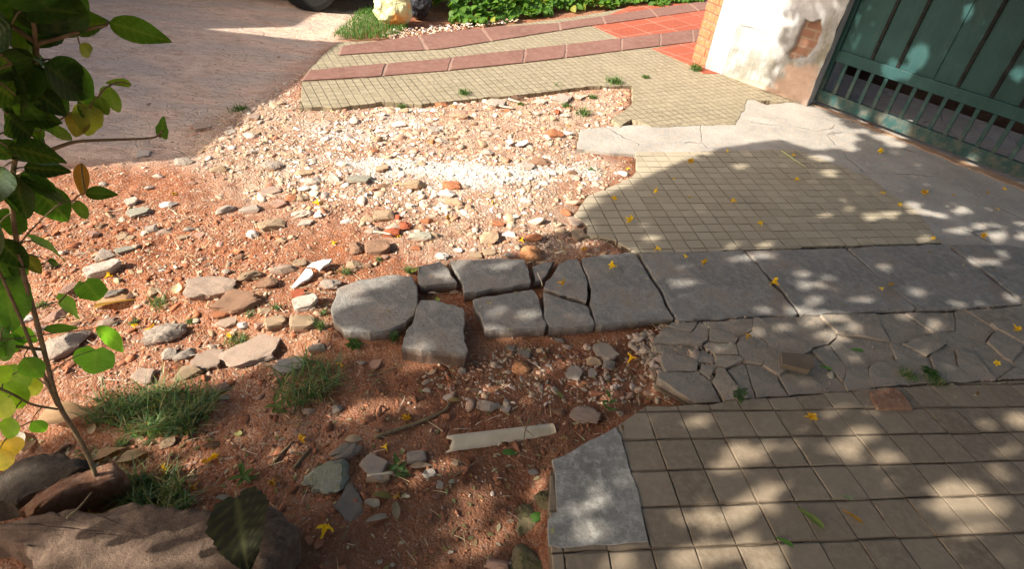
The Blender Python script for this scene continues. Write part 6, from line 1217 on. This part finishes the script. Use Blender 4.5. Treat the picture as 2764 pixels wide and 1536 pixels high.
# added unseen tree overhead, put in to block sky light over the foreground
t2 = np.array([2.9, -2.6, 0.]); tr2 = empty('shade_tree', t2.tolist()); tag(tr2, 'added unseen leafy tree on the gate side, blocking sky light over the pavement', 'tree')
n = 9000; qq = np.stack([rng.uniform(-2.0, 4.6, n), rng.uniform(-3.6, 2.3, n), rng.uniform(4.2, 6.2, n)], -1); qq = qq[(fbm(qq[:, 0], qq[:, 1], .8, 3, 91) > -.28)]; n = len(qq)
dd = rng.normal(size=(n, 3)); y_ = dd/np.linalg.norm(dd, axis=1)[:, None]; nn_ = rng.normal(size=(n, 3))*.5+np.array([0, 0, 1]); z_ = nn_-y_*np.sum(nn_*y_, 1)[:, None]; z_ /= np.linalg.norm(z_, axis=1)[:, None]; x_ = np.cross(y_, z_)
Vl = qq[:, None]+2.4*(V0[None, :, 0:1]*x_[:, None]+V0[None, :, 1:2]*y_[:, None]+V0[None, :, 2:3]*z_[:, None])
mk('crown', Vl.reshape(-1, 3)-t2, (F0[None]+(np.arange(n)*len(V0))[:, None, None]).reshape(-1, 4), MT['crown'], tr2, tint=np.repeat(np.array([DG, MG, (.07, .14, .03)])[rng.integers(0, 3, n)], len(V0), 0), rib=np.zeros(n*len(V0)))
mk('trunk', *join([tube(smoothpath([(0, 0, -.2), (-.05, .1, 1.4), (-.2, .3, 2.6), (-.4, .6, 3.6)]), np.linspace(.22, .12, 16), 12)]), MT['bark'], tr2, smoothf=True)
for k in range(8):
    tgt = qq[rng.integers(0, n)]-t2; m_ = np.array([-.4, .6, 3.5]); pth = smoothpath([m_, m_*.6+tgt*.4+np.array([0, 0, .4]), m_*.25+tgt*.75+np.array([0, 0, .3]), tgt]); v, f = tube(pth, np.linspace(.06, .01, len(pth)), 8); mk('limb', v, f, MT['bark'], tr2, smoothf=True)

# ------------------------------------------------------------------ LABELS that single out repeats
LAND = [('white lime', P(2, 1100, 1330)), ('yellow bag', P(2, 380, 190)), ('rounded slab', P(0, 940, 770)), ('loose block', P(0, 1095, 840)), ('plastic pipe', P(8, 1200, 450)), ('white pillar', P(3, 500, 600)), ('green gate', P(3, 1900, 1080)), ('mossy lump', P(8, 1500, 920)), ('large brown rock', P(7, 1100, 1200)), ('grass patch', P(7, 1100, 150)), ('leafy shrub', P(0, 100, 880)), ('worn road', P(0, 400, 330)), ('tan tile edge', P(2, 700, 720)), ('concrete corner', P(2, 1900, 1000)), ('crooked slab crack', P(5, 1560, 650)), ('big flat stones', P(4, 1650, 770)), ('long flat stone', P(4, 1850, 1210)), ('brown tile scrap', P(6, 870, 1300)), ('ramp corner', P(0, 1640, 1030)), ('shaded tile centre', P(0, 1850, 500)), ('slab with sun spots', P(0, 2100, 710)), ('orange clod', P(5, 1425, 460)), ('reddish rock', P(7, 500, 830)), ('whitish stick', P(2, 1200, 815)), ('white tile shards', P(4, 2300, 650)), ('red soil patch', P(5, 420, 310))]
buck = {}
for o in THINGS:
    if 'label' in o and o['label']: continue
    p = np.array(o.location[:2]); ds = sorted(((np.hypot(*(p-l[1])), l[0], l[1]) for l in LAND), key=lambda q_: q_[0])
    d, nm, lp = ds[0]; u, v_ = project((*p, 0)); lu, lv = project((*lp, 0))
    rel = 'beside the ' if d < .12 else ('behind the ' if abs(lv-v_) > abs(lu-u)*.7 and v_ < lv else 'in front of the ' if abs(lv-v_) > abs(lu-u)*.7 else 'left of the ' if u < lu else 'right of the ')
    sw = SIZEW(o['_s']); kk = o['_k'].split()[-1] if o['_k'].endswith('piece') else o['_k']; lab = (o['_c'] if o['_k'].startswith('fallen') else sw+' '+o['_c'])+' '+kk+' '+rel+nm; buck.setdefault(lab, []).append((u, o))
ORD = ['leftmost', 'second from left', 'third from left', 'fourth from left', 'fifth from left', 'sixth from left', 'seventh from left', 'eighth from left']
NUM = ['', '', 'two', 'three', 'four', 'five', 'six', 'seven', 'eight', 'nine']
for lab, L in buck.items():
    L.sort(key=lambda q_: q_[0])
    for i, (u, o) in enumerate(L):
        o['label'] = lab if len(L) == 1 else lab+', '+('rightmost' if i == len(L)-1 else ORD[min(i, 7)])+' of '+NUM[min(len(L), 9)]
for o in THINGS:
    for k in ('_c', '_k', '_s'):
        if k in o: del o[k]
